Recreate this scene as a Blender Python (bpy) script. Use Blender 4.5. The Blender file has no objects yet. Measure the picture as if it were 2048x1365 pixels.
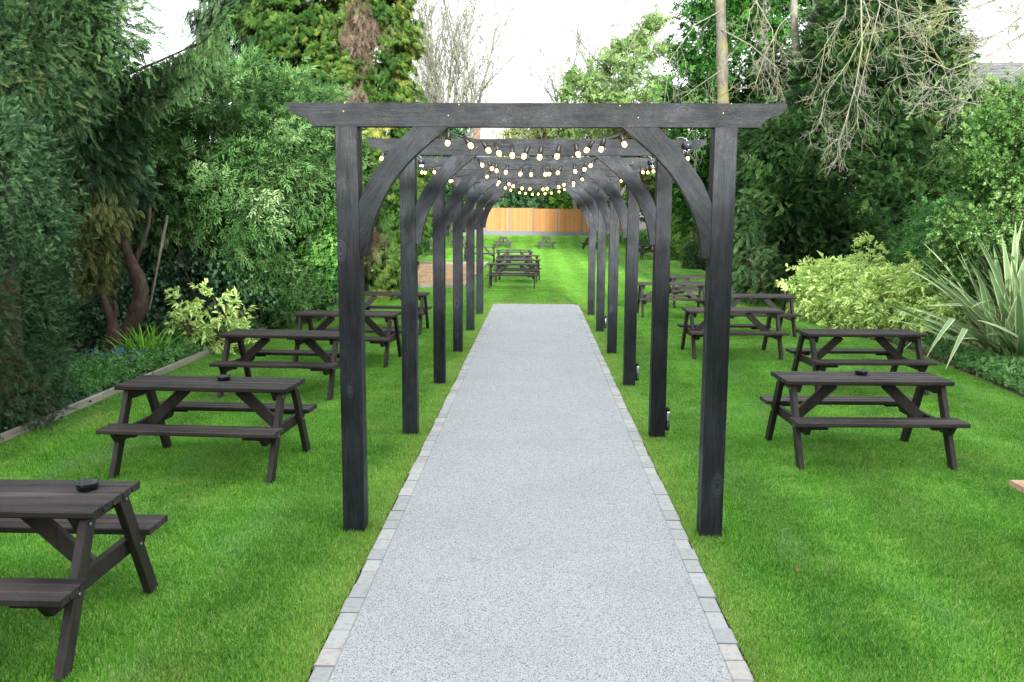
import bpy, math, random
import numpy as np
from mathutils import Matrix, Vector

PI = math.pi
S = bpy.context.scene
COL = S.collection
random.seed(7)

# ------------------------------------------------------------------ camera
CX, CH, PITCH, YAW, ROLL = -0.033, 2.2069, 0.1391, 0.0268, 0.0057
FPX = 1797.583
cam = bpy.data.cameras.new('camera'); camo = bpy.data.objects.new('camera', cam); COL.objects.link(camo)
cam.sensor_width = 36.0; cam.lens = 36.0 * FPX / 2048.0
cam.clip_start = 0.1; cam.clip_end = 2000
CR = Matrix.Rotation(YAW, 4, 'Z') @ Matrix.Rotation(PI / 2 - PITCH, 4, 'X') @ Matrix.Rotation(ROLL, 4, 'Z')
camo.matrix_world = Matrix.Translation((CX, 0, CH)) @ CR
cam.dof.use_dof = True; cam.dof.focus_distance = 7.5; cam.dof.aperture_fstop = 6.3
S.camera = camo
CR3 = np.array(CR.to_3x3())


def at(px, py, Y):
    """world point at depth Y along the garden that stands where the survey of the photo puts it"""
    d = CR3 @ np.array([(px - 1024) / FPX, -(py - 682.5) / FPX, -1.0])
    t = Y / d[1]
    return np.array([CX + d[0] * t, Y, CH + d[2] * t])


def zf(y):
    t = min(1, max(0, (y - 60) / 9.0)); return 0.68 * t * t * (3 - 2 * t)


# ------------------------------------------------------------------ object helpers
def tag(o, label=None, cat=None, group=None, kind=None):
    if label: o['label'] = label
    if cat: o['category'] = cat
    if group: o['group'] = group
    if kind: o['kind'] = kind
    return o


def thing(name, label, cat, loc=(0, 0, 0), rz=0.0, group=None):
    o = bpy.data.objects.new(name, None); COL.objects.link(o)
    o.empty_display_size = 0.2
    o.location = loc; o.rotation_euler = (0, 0, rz)
    return tag(o, label, cat, group)


def mesh_np(name, V, F, smooth=False):
    """V (n,3); F list of arrays (m,k)"""
    V = np.asarray(V, dtype=np.float32)
    me = bpy.data.meshes.new(name)
    Fs = [np.asarray(f, dtype=np.int32) for f in (F if isinstance(F, list) else [F]) if len(f)]
    me.vertices.add(len(V)); me.vertices.foreach_set('co', V.ravel())
    loops = np.concatenate([f.ravel() for f in Fs])
    tot = np.concatenate([np.full(len(f), f.shape[1], np.int32) for f in Fs])
    start = np.concatenate([[0], np.cumsum(tot)[:-1]]).astype(np.int32)
    me.loops.add(len(loops)); me.loops.foreach_set('vertex_index', loops)
    me.polygons.add(len(tot)); me.polygons.foreach_set('loop_start', start)
    if smooth: me.polygons.foreach_set('use_smooth', np.ones(len(tot), bool))
    me.update(calc_edges=True)
    return me


def attr(me, name, vals):
    a = me.attributes.new(name, 'FLOAT', 'POINT'); a.data.foreach_set('value', np.asarray(vals, np.float32).ravel())


def link(name, me, mat, parent=None, loc=None):
    o = bpy.data.objects.new(name, me); COL.objects.link(o)
    if mat is not None:
        for m in (mat if isinstance(mat, (list, tuple)) else [mat]): me.materials.append(m)
    if parent is not None: o.parent = parent
    if loc is not None: o.location = loc
    return o


class MB:
    """collects polygons, built as ONE mesh object"""
    def __init__(self): self.v = []; self.f = []; self.t = []; self.sm = []; self.mi = []
    def add(self, vs, fs, tint=0.5, smooth=False, mi=0):
        b = len(self.v); self.v += [tuple(map(float, p)) for p in vs]; self.t += [tint] * len(vs)
        for f in fs: self.f.append(tuple(b + i for i in f)); self.sm.append(smooth); self.mi.append(mi)
        return self
    def box(self, x0, x1, y0, y1, z0, z1, M=None, tint=0.5, ch=0.0, mi=0):
        """box, its long edges chamfered by ch"""
        x0, x1 = min(x0, x1), max(x0, x1); y0, y1 = min(y0, y1), max(y0, y1); z0, z1 = min(z0, z1), max(z0, z1)
        if ch <= 0:
            P = [(x, y, z) for x in (x0, x1) for y in (y0, y1) for z in (z0, z1)]
            F = [(0, 1, 3, 2), (4, 6, 7, 5), (0, 4, 5, 1), (2, 3, 7, 6), (0, 2, 6, 4), (1, 5, 7, 3)]
        else:
            d = (x1 - x0, y1 - y0, z1 - z0); ax = d.index(max(d)); o = [(1, 2), (2, 0), (0, 1)][ax]
            lo = (x0, y0, z0); hi = (x1, y1, z1)
            a0, a1, b0, b1 = lo[o[0]], hi[o[0]], lo[o[1]], hi[o[1]]
            c = min(ch, (a1 - a0) * .3, (b1 - b0) * .3)
            ring = [(a0 + c, b0), (a1 - c, b0), (a1, b0 + c), (a1, b1 - c), (a1 - c, b1), (a0 + c, b1), (a0, b1 - c), (a0, b0 + c)]
            P = []
            for e, k in ((lo[ax], 0), (hi[ax], 1)):
                for a, b in ring:
                    p = [0, 0, 0]; p[ax] = e; p[o[0]] = a; p[o[1]] = b; P.append(tuple(p))
            F = [tuple(range(7, -1, -1)), tuple(range(8, 16))] + [(i, (i + 1) % 8, 8 + (i + 1) % 8, 8 + i) for i in range(8)]
        if M is not None: P = [tuple(M @ Vector(p)) for p in P]
        return self.add(P, F, tint, mi=mi)
    def bar(self, a, b, w, h, up=(0, 0, 1), tint=0.5, ch=0.0):
        """rectangular bar from a to b; w across, h along 'up'"""
        a = Vector(a); b = Vector(b); d = b - a; L = d.length; x = d.normalized()
        u = Vector(up); y = u.cross(x).normalized(); z = x.cross(y)
        M = Matrix(((x.x, y.x, z.x, a.x), (x.y, y.y, z.y, a.y), (x.z, y.z, z.z, a.z), (0, 0, 0, 1)))
        return self.box(0, L, -w / 2, w / 2, -h / 2, h / 2, M, tint, ch)
    def prism(self, outline, y0, y1, axis='y', tint=0.5):
        """outline of (a,b) pairs extruded; axis y: (x,z)"""
        n = len(outline)
        g = {'y': lambda a, b, c: (a, c, b), 'x': lambda a, b, c: (c, a, b), 'z': lambda a, b, c: (a, b, c)}[axis]
        P = [g(a, b, y0) for a, b in outline] + [g(a, b, y1) for a, b in outline]
        F = [tuple(range(n)), tuple(range(2 * n - 1, n - 1, -1))] + [(i, n + i, n + (i + 1) % n, (i + 1) % n) for i in range(n)]
        return self.add(P, F, tint)
    def lathe(self, prof, seg=16, c=(0, 0, 0), tint=.5, M=None):
        P = []; F = []
        for r, z in prof:
            for i in range(seg):
                a = 2 * PI * i / seg; P.append((c[0] + r * math.cos(a), c[1] + r * math.sin(a), c[2] + z))
        for j in range(len(prof) - 1):
            for i in range(seg): F.append((j * seg + i, j * seg + (i + 1) % seg, (j + 1) * seg + (i + 1) % seg, (j + 1) * seg + i))
        if M is not None: P = [tuple(M @ Vector(p)) for p in P]
        return self.add(P, F, tint, True)
    def build(self, name, mat, parent=None, loc=None, off=(0, 0, 0)):
        me = bpy.data.meshes.new(name)
        me.from_pydata([(p[0] - off[0], p[1] - off[1], p[2] - off[2]) for p in self.v], [], self.f)
        me.polygons.foreach_set('use_smooth', self.sm); me.polygons.foreach_set('material_index', self.mi)
        attr(me, 'tint', self.t); me.update()
        import bmesh
        bm = bmesh.new(); bm.from_mesh(me); bmesh.ops.recalc_face_normals(bm, faces=bm.faces); bm.to_mesh(me); bm.free()
        return link(name, me, mat, parent, loc)


def copy_tree(o, parent=None):
    c = o.copy(); COL.objects.link(c); c.parent = parent
    for ch in list(o.children): copy_tree(ch, c)
    return c


def tubes(lines, sides=5, soft=False):
    """lines: list of (pts (n,3), radii (n)) -> V, F, t(=line index based tint)"""
    V = []; F = []; T = []; b = 0
    for pts, rad in lines:
        pts = np.asarray(pts, float); rad = np.asarray(rad, float)
        if soft and len(pts) > 2:
            k = len(pts); u = np.linspace(0, k - 1, (k - 1) * 4 + 1); i = np.minimum(u.astype(int), k - 2); f = (u - i)[:, None]
            p0, p1, p2, p3 = pts[np.maximum(i - 1, 0)], pts[i], pts[i + 1], pts[np.minimum(i + 2, k - 1)]
            pts = .5 * (2 * p1 + (p2 - p0) * f + (2 * p0 - 5 * p1 + 4 * p2 - p3) * f ** 2 + (3 * p1 - p0 - 3 * p2 + p3) * f ** 3)
            rad = np.interp(u, np.arange(k), rad)
            if rad.max() > .05: rad = rad * (1 + .08 * np.sin(u * 5.1 + k) + .05 * np.sin(u * 11.3))
        n = len(pts)
        d = np.gradient(pts, axis=0); d /= np.linalg.norm(d, axis=1)[:, None] + 1e-9
        ref = np.array([0, 0, 1.0]) if abs(d[0, 2]) < .9 else np.array([1.0, 0, 0])
        s = np.cross(d, ref); s /= np.linalg.norm(s, axis=1)[:, None] + 1e-9; u = np.cross(s, d)
        a = np.arange(sides) * 2 * PI / sides
        ring = pts[:, None, :] + rad[:, None, None] * (np.cos(a)[None, :, None] * s[:, None, :] + np.sin(a)[None, :, None] * u[:, None, :])
        V.append(ring.reshape(-1, 3))
        i = np.arange(n - 1)[:, None] * sides; j = np.arange(sides)[None, :]; k = (j + 1) % sides
        F.append(np.stack([b + i + j, b + i + k, b + i + sides + k, b + i + sides + j], -1).reshape(-1, 4))
        T.append(np.full(n * sides, random.random())); b += n * sides
    return np.concatenate(V), np.concatenate(F), np.concatenate(T)


def tube_obj(name, lines, mat, parent=None, off=(0, 0, 0), sides=5, soft=False):
    V, F, T = tubes(lines, sides, soft)
    me = mesh_np(name, V - np.asarray(off), F, True); attr(me, 'tint', T)
    return link(name, me, mat, parent)


# ------------------------------------------------------------------ materials
def nodes(name):
    m = bpy.data.materials.new(name); m.use_nodes = True; nt = m.node_tree; nt.nodes.clear()
    out = nt.nodes.new('ShaderNodeOutputMaterial'); bs = nt.nodes.new('ShaderNodeBsdfPrincipled')
    nt.links.new(bs.outputs[0], out.inputs[0]); return m, nt, bs, out


def N(nt, t, **kw):
    n = nt.nodes.new(t)
    for k, v in kw.items():
        if k.startswith('i_'):
            n.inputs[k[2:].replace('_', ' ')].default_value = v
        else: setattr(n, k, v)
    return n


def ramp(nt, fac, stops, interp='LINEAR'):
    r = nt.nodes.new('ShaderNodeValToRGB'); r.color_ramp.interpolation = interp
    els = r.color_ramp.elements
    while len(els) < len(stops): els.new(0.5)
    for e, (p, c) in zip(els, stops): e.position = p; e.color = (*c, 1) if len(c) == 3 else c
    nt.links.new(fac, r.inputs[0]); return r.outputs[0]


def mixc(nt, a, b, fac, mode='MIX'):
    m = nt.nodes.new('ShaderNodeMix'); m.data_type = 'RGBA'; m.blend_type = mode
    for s, v in ((m.inputs[6], a), (m.inputs[7], b)):
        if isinstance(v, tuple): s.default_value = (*v, 1)
        else: nt.links.new(v, s)
    if isinstance(fac, (int, float)): m.inputs[0].default_value = fac
    else: nt.links.new(fac, m.inputs[0])
    return m.outputs[2]


def math_(nt, op, a, b=None, c=None):
    m = nt.nodes.new('ShaderNodeMath'); m.operation = op
    for i, v in enumerate((a, b, c)):
        if v is None: continue
        if isinstance(v, (int, float)): m.inputs[i].default_value = v
        else: nt.links.new(v, m.inputs[i])
    return m.outputs[0]


def noise(nt, vec, scale, detail=4, rough=.55, w=None, dist=0.0):
    n = nt.nodes.new('ShaderNodeTexNoise'); n.inputs['Scale'].default_value = scale; n.inputs['Detail'].default_value = detail
    n.inputs['Roughness'].default_value = rough; n.inputs['Distortion'].default_value = dist
    if w is not None: n.noise_dimensions = '4D'; nt.links.new(w, n.inputs['W'])
    if vec is not None: nt.links.new(vec, n.inputs['Vector'])
    return n.outputs['Fac']


def mapping(nt, vec, scale=(1, 1, 1), rot=(0, 0, 0)):
    m = nt.nodes.new('ShaderNodeMapping'); m.inputs['Scale'].default_value = scale; m.inputs['Rotation'].default_value = rot
    nt.links.new(vec, m.inputs['Vector']); return m.outputs[0]


def bump(nt, bs, h, strength=.3, dist=.01):
    b = nt.nodes.new('ShaderNodeBump'); b.inputs['Strength'].default_value = strength; b.inputs['Distance'].default_value = dist
    nt.links.new(h, b.inputs['Height']); nt.links.new(b.outputs[0], bs.inputs['Normal'])


def wood(name, axis, dark, light, rough=(.35, .6), bstr=.4, knots=True, grain=1.0, worn=None, spec=.5, speck=None, boards=False):
    """sawn timber: grain drawn out along an axis (0,1,2), knots, saw marks"""
    m, nt, bs, out = nodes(name)
    tc = N(nt, 'ShaderNodeTexCoord'); oi = N(nt, 'ShaderNodeObjectInfo')
    w = math_(nt, 'MULTIPLY', oi.outputs['Random'], 37.0)
    sc = [9 * grain] * 3; sc[axis] = .55 * grain
    st = mapping(nt, tc.outputs['Object'], tuple(sc))
    big = noise(nt, tc.outputs['Object'], 2.2, 3, .5, w)
    g1 = noise(nt, st, 3.0, 6, .6, w, dist=.5)
    g2 = noise(nt, mapping(nt, tc.outputs['Object'], tuple(s * 3 for s in sc)), 6.0, 3, .7, w)
    fine = noise(nt, tc.outputs['Object'], 160, 2, .6, w)
    k = None
    if knots:
        ksc = [4.6] * 3; ksc[axis] = 2.3
        kv = nt.nodes.new('ShaderNodeTexVoronoi'); kv.voronoi_dimensions = '4D'; nt.links.new(w, kv.inputs['W'])
        nt.links.new(mapping(nt, tc.outputs['Object'], tuple(ksc)), kv.inputs['Vector']); kv.inputs['Scale'].default_value = 1.1
        k = math_(nt, 'MULTIPLY', math_(nt, 'SUBTRACT', .27, kv.outputs['Distance']), 6.0)
        k = nt.nodes.new('ShaderNodeClamp') if False else math_(nt, 'MAXIMUM', k, 0.0)
    h = math_(nt, 'ADD', math_(nt, 'MULTIPLY', g1, .8), math_(nt, 'MULTIPLY', g2, .45))
    h = math_(nt, 'ADD', h, math_(nt, 'MULTIPLY', fine, .25))
    if k is not None:
        rings = math_(nt, 'SINE', math_(nt, 'MULTIPLY', k, 22.0))
        h = math_(nt, 'ADD', h, math_(nt, 'MULTIPLY', math_(nt, 'MULTIPLY', rings, k), .35))
    f = math_(nt, 'ADD', math_(nt, 'MULTIPLY', g1, .5), math_(nt, 'MULTIPLY', big, .5))
    c = ramp(nt, f, [(.36, dark), (.66, light)])
    if worn is not None:
        sp = ramp(nt, noise(nt, tc.outputs['Object'], 190, 2, .6, w), [(.63, (0, 0, 0)), (.70, (1, 1, 1))])
        wp = ramp(nt, noise(nt, st, 1.1, 4, .6, w), [(.52, (0, 0, 0)), (.70, (.35, .35, .35))])
        c = mixc(nt, c, worn, math_(nt, 'MAXIMUM', math_(nt, 'MULTIPLY', sp, .5), wp))
    if speck is not None:                                   # paint worn off the raised grain
        q = [150.0] * 3; q[axis] = 7.0
        s1 = noise(nt, mapping(nt, tc.outputs['Object'], tuple(q)), 1.0, 4, .7, w); s2 = noise(nt, tc.outputs['Object'], 3.1, 3, .6, w)
        sk = ramp(nt, math_(nt, 'ADD', math_(nt, 'MULTIPLY', s1, .75), math_(nt, 'MULTIPLY', s2, .32)), [(.50, (0, 0, 0)), (.72, (1, 1, 1))])
        c = mixc(nt, c, speck, math_(nt, 'MULTIPLY', sk, .26))
        if k is not None:
            kr = math_(nt, 'MULTIPLY', math_(nt, 'ABSOLUTE', math_(nt, 'SINE', math_(nt, 'MULTIPLY', k, 16.0))), math_(nt, 'MINIMUM', math_(nt, 'MULTIPLY', k, 3.0), 1.0))
            c = mixc(nt, c, speck, math_(nt, 'MULTIPLY', kr, .35)); c = mixc(nt, c, (.002, .003, .003), ramp(nt, k, [(.85, (0, 0, 0)), (1.05, (.9, .9, .9))]))
    if boards:
        ta_ = N(nt, 'ShaderNodeAttribute', attribute_name='tint'); tr_ = nt.nodes.new('ShaderNodeMapRange'); nt.links.new(ta_.outputs['Fac'], tr_.inputs[0]); tr_.inputs[3].default_value = .72; tr_.inputs[4].default_value = 1.3
        h2 = nt.nodes.new('ShaderNodeHueSaturation'); nt.links.new(tr_.outputs[0], h2.inputs['Value']); nt.links.new(c, h2.inputs['Color']); c = h2.outputs[0]
    vr = nt.nodes.new('ShaderNodeMapRange'); nt.links.new(oi.outputs['Random'], vr.inputs[0]); vr.inputs[3].default_value = .78; vr.inputs[4].default_value = 1.22
    hv = nt.nodes.new('ShaderNodeHueSaturation'); nt.links.new(vr.outputs[0], hv.inputs['Value']); nt.links.new(c, hv.inputs['Color'])
    nt.links.new(hv.outputs[0], bs.inputs['Base Color'])
    r = nt.nodes.new('ShaderNodeMapRange'); nt.links.new(noise(nt, tc.outputs['Object'], 5, 5, .65, w), r.inputs[0])
    r.inputs[1].default_value = .35; r.inputs[2].default_value = .65; r.inputs[3].default_value = rough[0]; r.inputs[4].default_value = rough[1]
    nt.links.new(r.outputs[0], bs.inputs['Roughness'])
    bs.inputs['Specular IOR Level'].default_value = spec
    bump(nt, bs, h, bstr, .010)
    return m


def plain(name, c, rough=.5, metal=0.0, spec=.5, nscale=None, c2=None, bs_=0.0):
    m, nt, bs, out = nodes(name)
    bs.inputs['Roughness'].default_value = rough; bs.inputs['Metallic'].default_value = metal
    if nscale:
        tc = N(nt, 'ShaderNodeTexCoord'); n = noise(nt, tc.outputs['Object'], nscale, 6, .6)
        nt.links.new(ramp(nt, n, [(.35, c), (.65, c2 or tuple(x * .6 for x in c))]), bs.inputs['Base Color'])
        if bs_: bump(nt, bs, n, bs_, .01)
    else: bs.inputs['Base Color'].default_value = (*c, 1)
    return m


GAIN = 1.55


def leafmat(name, stops, rough=.5, trans=.25, mid=None, spec=.4, sheen=None):
    """foliage: colour from each leaf's own tint; optional pale centre (variegated leaf)"""
    m, nt, bs, out = nodes(name)
    a = N(nt, 'ShaderNodeAttribute', attribute_name='tint')
    c = ramp(nt, a.outputs['Fac'], [(p, tuple(min(.62, q * GAIN) for q in k)) for p, k in stops])
    if mid is not None:
        b = N(nt, 'ShaderNodeAttribute', attribute_name='mid')
        tc = N(nt, 'ShaderNodeTexCoord'); nz = noise(nt, tc.outputs['Object'], 45, 2)
        e = math_(nt, 'ADD', b.outputs['Fac'], math_(nt, 'MULTIPLY', math_(nt, 'SUBTRACT', nz, .5), mid[3] if len(mid) > 3 else .5))
        k = ramp(nt, e, [(mid[1], (0, 0, 0)), (mid[2], (1, 1, 1))])
        c = mixc(nt, c, mid[0], k)
    nt.links.new(c, bs.inputs['Base Color']); bs.inputs['Roughness'].default_value = rough
    bs.inputs['Specular IOR Level'].default_value = spec * .25
    tr = N(nt, 'ShaderNodeBsdfTranslucent'); nt.links.new(mixc(nt, c, (1, 1, .5), .0), tr.inputs['Color'])
    mx = N(nt, 'ShaderNodeMixShader'); mx.inputs[0].default_value = trans * .6
    nt.links.new(bs.outputs[0], mx.inputs[1]); nt.links.new(tr.outputs[0], mx.inputs[2]); nt.links.new(mx.outputs[0], out.inputs[0])
    return m


def bark(name, c1, c2, scale=14, lichen=None):
    m, nt, bs, out = nodes(name)
    tc = N(nt, 'ShaderNodeTexCoord')
    n = noise(nt, mapping(nt, tc.outputs['Object'], (1, 1, .35)), scale, 6, .65)
    c = ramp(nt, n, [(.35, c1), (.65, c2)])
    if lichen:
        l = ramp(nt, noise(nt, tc.outputs['Object'], 1.3, 4, .6), [(.5, (0, 0, 0)), (.6, (1, 1, 1))])
        c = mixc(nt, c, lichen, math_(nt, 'MULTIPLY', l, .8))
    nt.links.new(c, bs.inputs['Base Color']); bs.inputs['Roughness'].default_value = .85
    bump(nt, bs, n, .6, .03); return m


M = {}
BLK = dict(dark=(.0026, .0036, .0044), light=(.021, .0255, .030), speck=(.085, .10, .115), rough=(.38, .64), bstr=.6, spec=.17)
M['post'] = wood('black_painted_post', 2, **BLK)
M['beam'] = wood('black_painted_beam', 0, **BLK)
M['brace'] = wood('black_painted_brace', 0, **BLK)
TB = dict(dark=(.009, .007, .007), light=(.047, .037, .036), rough=(.45, .68), bstr=.5, knots=False, worn=(.13, .115, .108), spec=.28)
M['tabx'] = wood('dark_stained_board', 0, boards=True, **TB)
M['tableg'] = wood('dark_stained_leg', 2, **{**TB, 'worn': None})
PW = dict(dark=(.36, .22, .13), light=(.58, .40, .26), rough=(.55, .75), bstr=.3, knots=True)
M['palx'] = wood('pale_new_board', 0, **PW); M['palleg'] = wood('pale_new_leg', 2, **PW)
M['kerbwood'] = wood('weathered_board', 1, (.16, .14, .115), (.34, .31, .26), (.7, .9), .5)
M['bolt'] = plain('galvanised_bolt', (.32, .33, .34), .4, .9)
M['brass'] = plain('brass_screw', (.55, .40, .14), .35, .8)
M['plastic'] = plain('black_plastic', (.012, .014, .016), .28)
M['rubber'] = plain('black_rubber_cable', (.012, .012, .013), .45)
M['steel'] = plain('brushed_steel', (.55, .56, .58), .3, .95)
M['globe'] = plain('dark_globe', (.02, .024, .032), .4)
M['glassy'] = plain('ashtray_glass', (.010, .016, .021), .2)
M['concrete'] = plain('concrete_post', (.15, .158, .172), .85, nscale=30, c2=(.10, .108, .118), bs_=.2)
M['fence'] = None
M['dryleaf'] = plain('dry_leaf', (.42, .24, .12), .7, nscale=40, c2=(.28, .14, .06))

# bulb
m, nt, bs, out = nodes('warm_bulb'); M['bulb'] = m
bs.inputs['Base Color'].default_value = (.5, .4, .25, 1)
bs.inputs['Emission Color'].default_value = (1.0, .50, .100, 1); bs.inputs['Emission Strength'].default_value = 5.0

# new fence boards
m, nt, bs, out = nodes('new_softwood_boards'); M['fence'] = m
tc = N(nt, 'ShaderNodeTexCoord'); at_ = N(nt, 'ShaderNodeAttribute', attribute_name='tint')
c = ramp(nt, at_.outputs['Fac'], [(0, (.255, .112, .026)), (.5, (.305, .140, .034)), (1, (.35, .172, .050))])
st = noise(nt, mapping(nt, tc.outputs['Object'], (3, 3, .8)), 2.4, 5, .6)
c = mixc(nt, c, (.36, .17, .045), ramp(nt, st, [(.54, (0, 0, 0)), (.72, (.8, .8, .8))]))
kv = N(nt, 'ShaderNodeTexVoronoi'); nt.links.new(mapping(nt, tc.outputs['Object'], (7, 7, 2.6)), kv.inputs['Vector']); kv.inputs['Scale'].default_value = 1.0
c = mixc(nt, c, (.16, .07, .02), ramp(nt, kv.outputs['Distance'], [(.10, (.8, .8, .8)), (.17, (0, 0, 0))]))
nt.links.new(c, bs.inputs['Base Color']); bs.inputs['Roughness'].default_value = .75

# resin bound gravel
m, nt, bs, out = nodes('resin_bound_gravel'); M['path'] = m
tc = N(nt, 'ShaderNodeTexCoord')
v = N(nt, 'ShaderNodeTexVoronoi'); v.inputs['Scale'].default_value = 225; nt.links.new(tc.outputs['Object'], v.inputs['Vector'])
sx = N(nt, 'ShaderNodeSeparateColor'); nt.links.new(v.outputs['Color'], sx.inputs[0])
c = ramp(nt, sx.outputs[0], [(0, (.05, .062, .075)), (.12, (.09, .108, .122)), (.17, (.315, .330, .340)), (.55, (.415, .430, .437)), (1, (.495, .506, .508))])
c = mixc(nt, c, (.06, .07, .08), ramp(nt, v.outputs['Distance'], [(.50, (0, 0, 0)), (.85, (.75, .75, .75))]))
bg = noise(nt, tc.outputs['Object'], 1.1, 5, .6)
c = mixc(nt, c, (.22, .235, .245), ramp(nt, bg, [(.45, (0, 0, 0)), (.75, (.35, .35, .35))]))
stn = noise(nt, tc.outputs['Object'], 5.5, 3, .5)
c = mixc(nt, c, (.17, .175, .17), ramp(nt, stn, [(.66, (0, 0, 0)), (.74, (.35, .35, .35))]))
nt.links.new(c, bs.inputs['Base Color']); bs.inputs['Roughness'].default_value = .7
bump(nt, bs, math_(nt, 'SUBTRACT', 1.0, v.outputs['Distance']), .5, .004)

# stone setts
m, nt, bs, out = nodes('stone_setts'); M['sett'] = m
tc = N(nt, 'ShaderNodeTexCoord'); ta = N(nt, 'ShaderNodeAttribute', attribute_name='tint')
c = ramp(nt, ta.outputs['Fac'], [(0, (.28, .295, .295)), (.3, (.31, .325, .32)), (.6, (.35, .36, .35)), (.94, (.39, .395, .38)), (.985, (.36, .32, .29))])
n1 = noise(nt, tc.outputs['Object'], 28, 6, .65)
c = mixc(nt, c, (.16, .175, .17), ramp(nt, n1, [(.5, (0, 0, 0)), (.78, (.8, .8, .8))]))
nt.links.new(c, bs.inputs['Base Color']); bs.inputs['Roughness'].default_value = .8; bump(nt, bs, n1, .5, .008)
M['mortar'] = plain('sett_mortar', (.22, .20, .18), .9, nscale=60, c2=(.30, .24, .22), bs_=.4)

# soil
M['soil'] = plain('dark_bed_soil', (.030, .021, .014), .95, nscale=9, c2=(.055, .04, .028), bs_=1.0)
m, nt, bs, out = nodes('sandy_chippings'); M['sand'] = m
tc = N(nt, 'ShaderNodeTexCoord'); v = N(nt, 'ShaderNodeTexVoronoi'); v.inputs['Scale'].default_value = 16; nt.links.new(tc.outputs['Object'], v.inputs['Vector'])
sx = N(nt, 'ShaderNodeSeparateColor'); nt.links.new(v.outputs['Color'], sx.inputs[0])
c = ramp(nt, sx.outputs[0], [(0, (.10, .055, .02)), (.35, (.24, .145, .055)), (.7, (.36, .23, .095)), (1, (.50, .36, .17))])
c = mixc(nt, c, (.17, .10, .045), ramp(nt, noise(nt, tc.outputs['Object'], .8, 5, .6), [(.48, (0, 0, 0)), (.7, (.7, .7, .7))]))
nt.links.new(c, bs.inputs['Base Color']); bs.inputs['Roughness'].default_value = .95; bump(nt, bs, v.outputs['Distance'], .6, .03)

# lawn base + blades share the same patch colours (world position)
def grass_mat(name, blades):
    m, nt, bs, out = nodes(name)
    g = N(nt, 'ShaderNodeNewGeometry'); p = g.outputs['Position']
    n1 = noise(nt, p, .55, 4, .6); n2 = noise(nt, p, 2.6, 5, .65); n3 = noise(nt, p, 9.0, 3, .6)
    f = math_(nt, 'ADD', math_(nt, 'MULTIPLY', n1, .45), math_(nt, 'MULTIPLY', n2, .55))
    if blades:
        a = N(nt, 'ShaderNodeAttribute', attribute_name='tint')
        f = math_(nt, 'ADD', f, math_(nt, 'MULTIPLY', math_(nt, 'SUBTRACT', a.outputs['Fac'], .5), .85))
    c = ramp(nt, f, [(.25, (.044, .180, .008)), (.44, (.102, .345, .014)), (.58, (.165, .450, .030)), (.78, (.30, .56, .09)), (.93, (.56, .58, .24))])
    # paler, bluish mown streaks drawn out along the garden
    sk_ = noise(nt, mapping(nt, p, (2.1, .55, 1)), 1.0, 5, .65)
    c = mixc(nt, c, (.25, .43, .20) if blades else (.12, .24, .08), ramp(nt, sk_, [(.54, (0, 0, 0)), (.70, (.30, .30, .30))]))
    sp0 = N(nt, 'ShaderNodeSeparateXYZ'); nt.links.new(p, sp0.inputs[0])
    band = math_(nt, 'SINE', math_(nt, 'ADD', math_(nt, 'MULTIPLY', sp0.outputs[0], 5.6), math_(nt, 'MULTIPLY', n1, 3.0)))  # mowing stripes: sheen of leaning blades put into the colour as bands
    bf = nt.nodes.new('ShaderNodeMapRange'); nt.links.new(band, bf.inputs[0]); bf.inputs[1].default_value = -.6; bf.inputs[2].default_value = .6; bf.inputs[3].default_value = .90; bf.inputs[4].default_value = 1.10
    hb = nt.nodes.new('ShaderNodeHueSaturation'); nt.links.new(bf.outputs[0], hb.inputs['Value']); nt.links.new(c, hb.inputs['Color']); c = hb.outputs[0]
    # worn yellowish blades in patches and along the path edge
    sp = N(nt, 'ShaderNodeSeparateXYZ'); nt.links.new(p, sp.inputs[0])
    ax = math_(nt, 'ABSOLUTE', math_(nt, 'ADD', sp.outputs[0], .05))
    ed = nt.nodes.new('ShaderNodeMapRange'); nt.links.new(ax, ed.inputs[0])
    for i, v_ in enumerate((1.05, 1.42, 1, 0)): ed.inputs[i + 1].default_value = v_
    ln = math_(nt, 'LESS_THAN', sp.outputs[1], 23.0)
    ef = math_(nt, 'MULTIPLY', math_(nt, 'MULTIPLY', ed.outputs[0], ln), math_(nt, 'MULTIPLY', n3, .75))
    pt = ramp(nt, noise(nt, p, .9, 3, .5), [(.60, (0, 0, 0)), (.72, (.55, .55, .55))])
    ef = math_(nt, 'MAXIMUM', ef, math_(nt, 'MULTIPLY', pt, n3))
    c = mixc(nt, c, (.42, .46, .12), ef)
    if not blades: c = mixc(nt, c, (.42, .42, .42), 1.0, 'MULTIPLY')
    nt.links.new(c, bs.inputs['Base Color']); bs.inputs['Roughness'].default_value = .42 if blades else .9
    bs.inputs['Specular IOR Level'].default_value = .45
    if blades:
        tr = N(nt, 'ShaderNodeBsdfTranslucent'); nt.links.new(c, tr.inputs['Color'])
        mx = N(nt, 'ShaderNodeMixShader'); mx.inputs[0].default_value = .3
        nt.links.new(bs.outputs[0], mx.inputs[1]); nt.links.new(tr.outputs[0], mx.inputs[2]); nt.links.new(mx.outputs[0], out.inputs[0])
    else: bump(nt, bs, n3, .8, .03)
    return m
M['lawn'] = grass_mat('lawn_thatch', False); M['blade'] = grass_mat('grass_blades', True)

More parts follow.
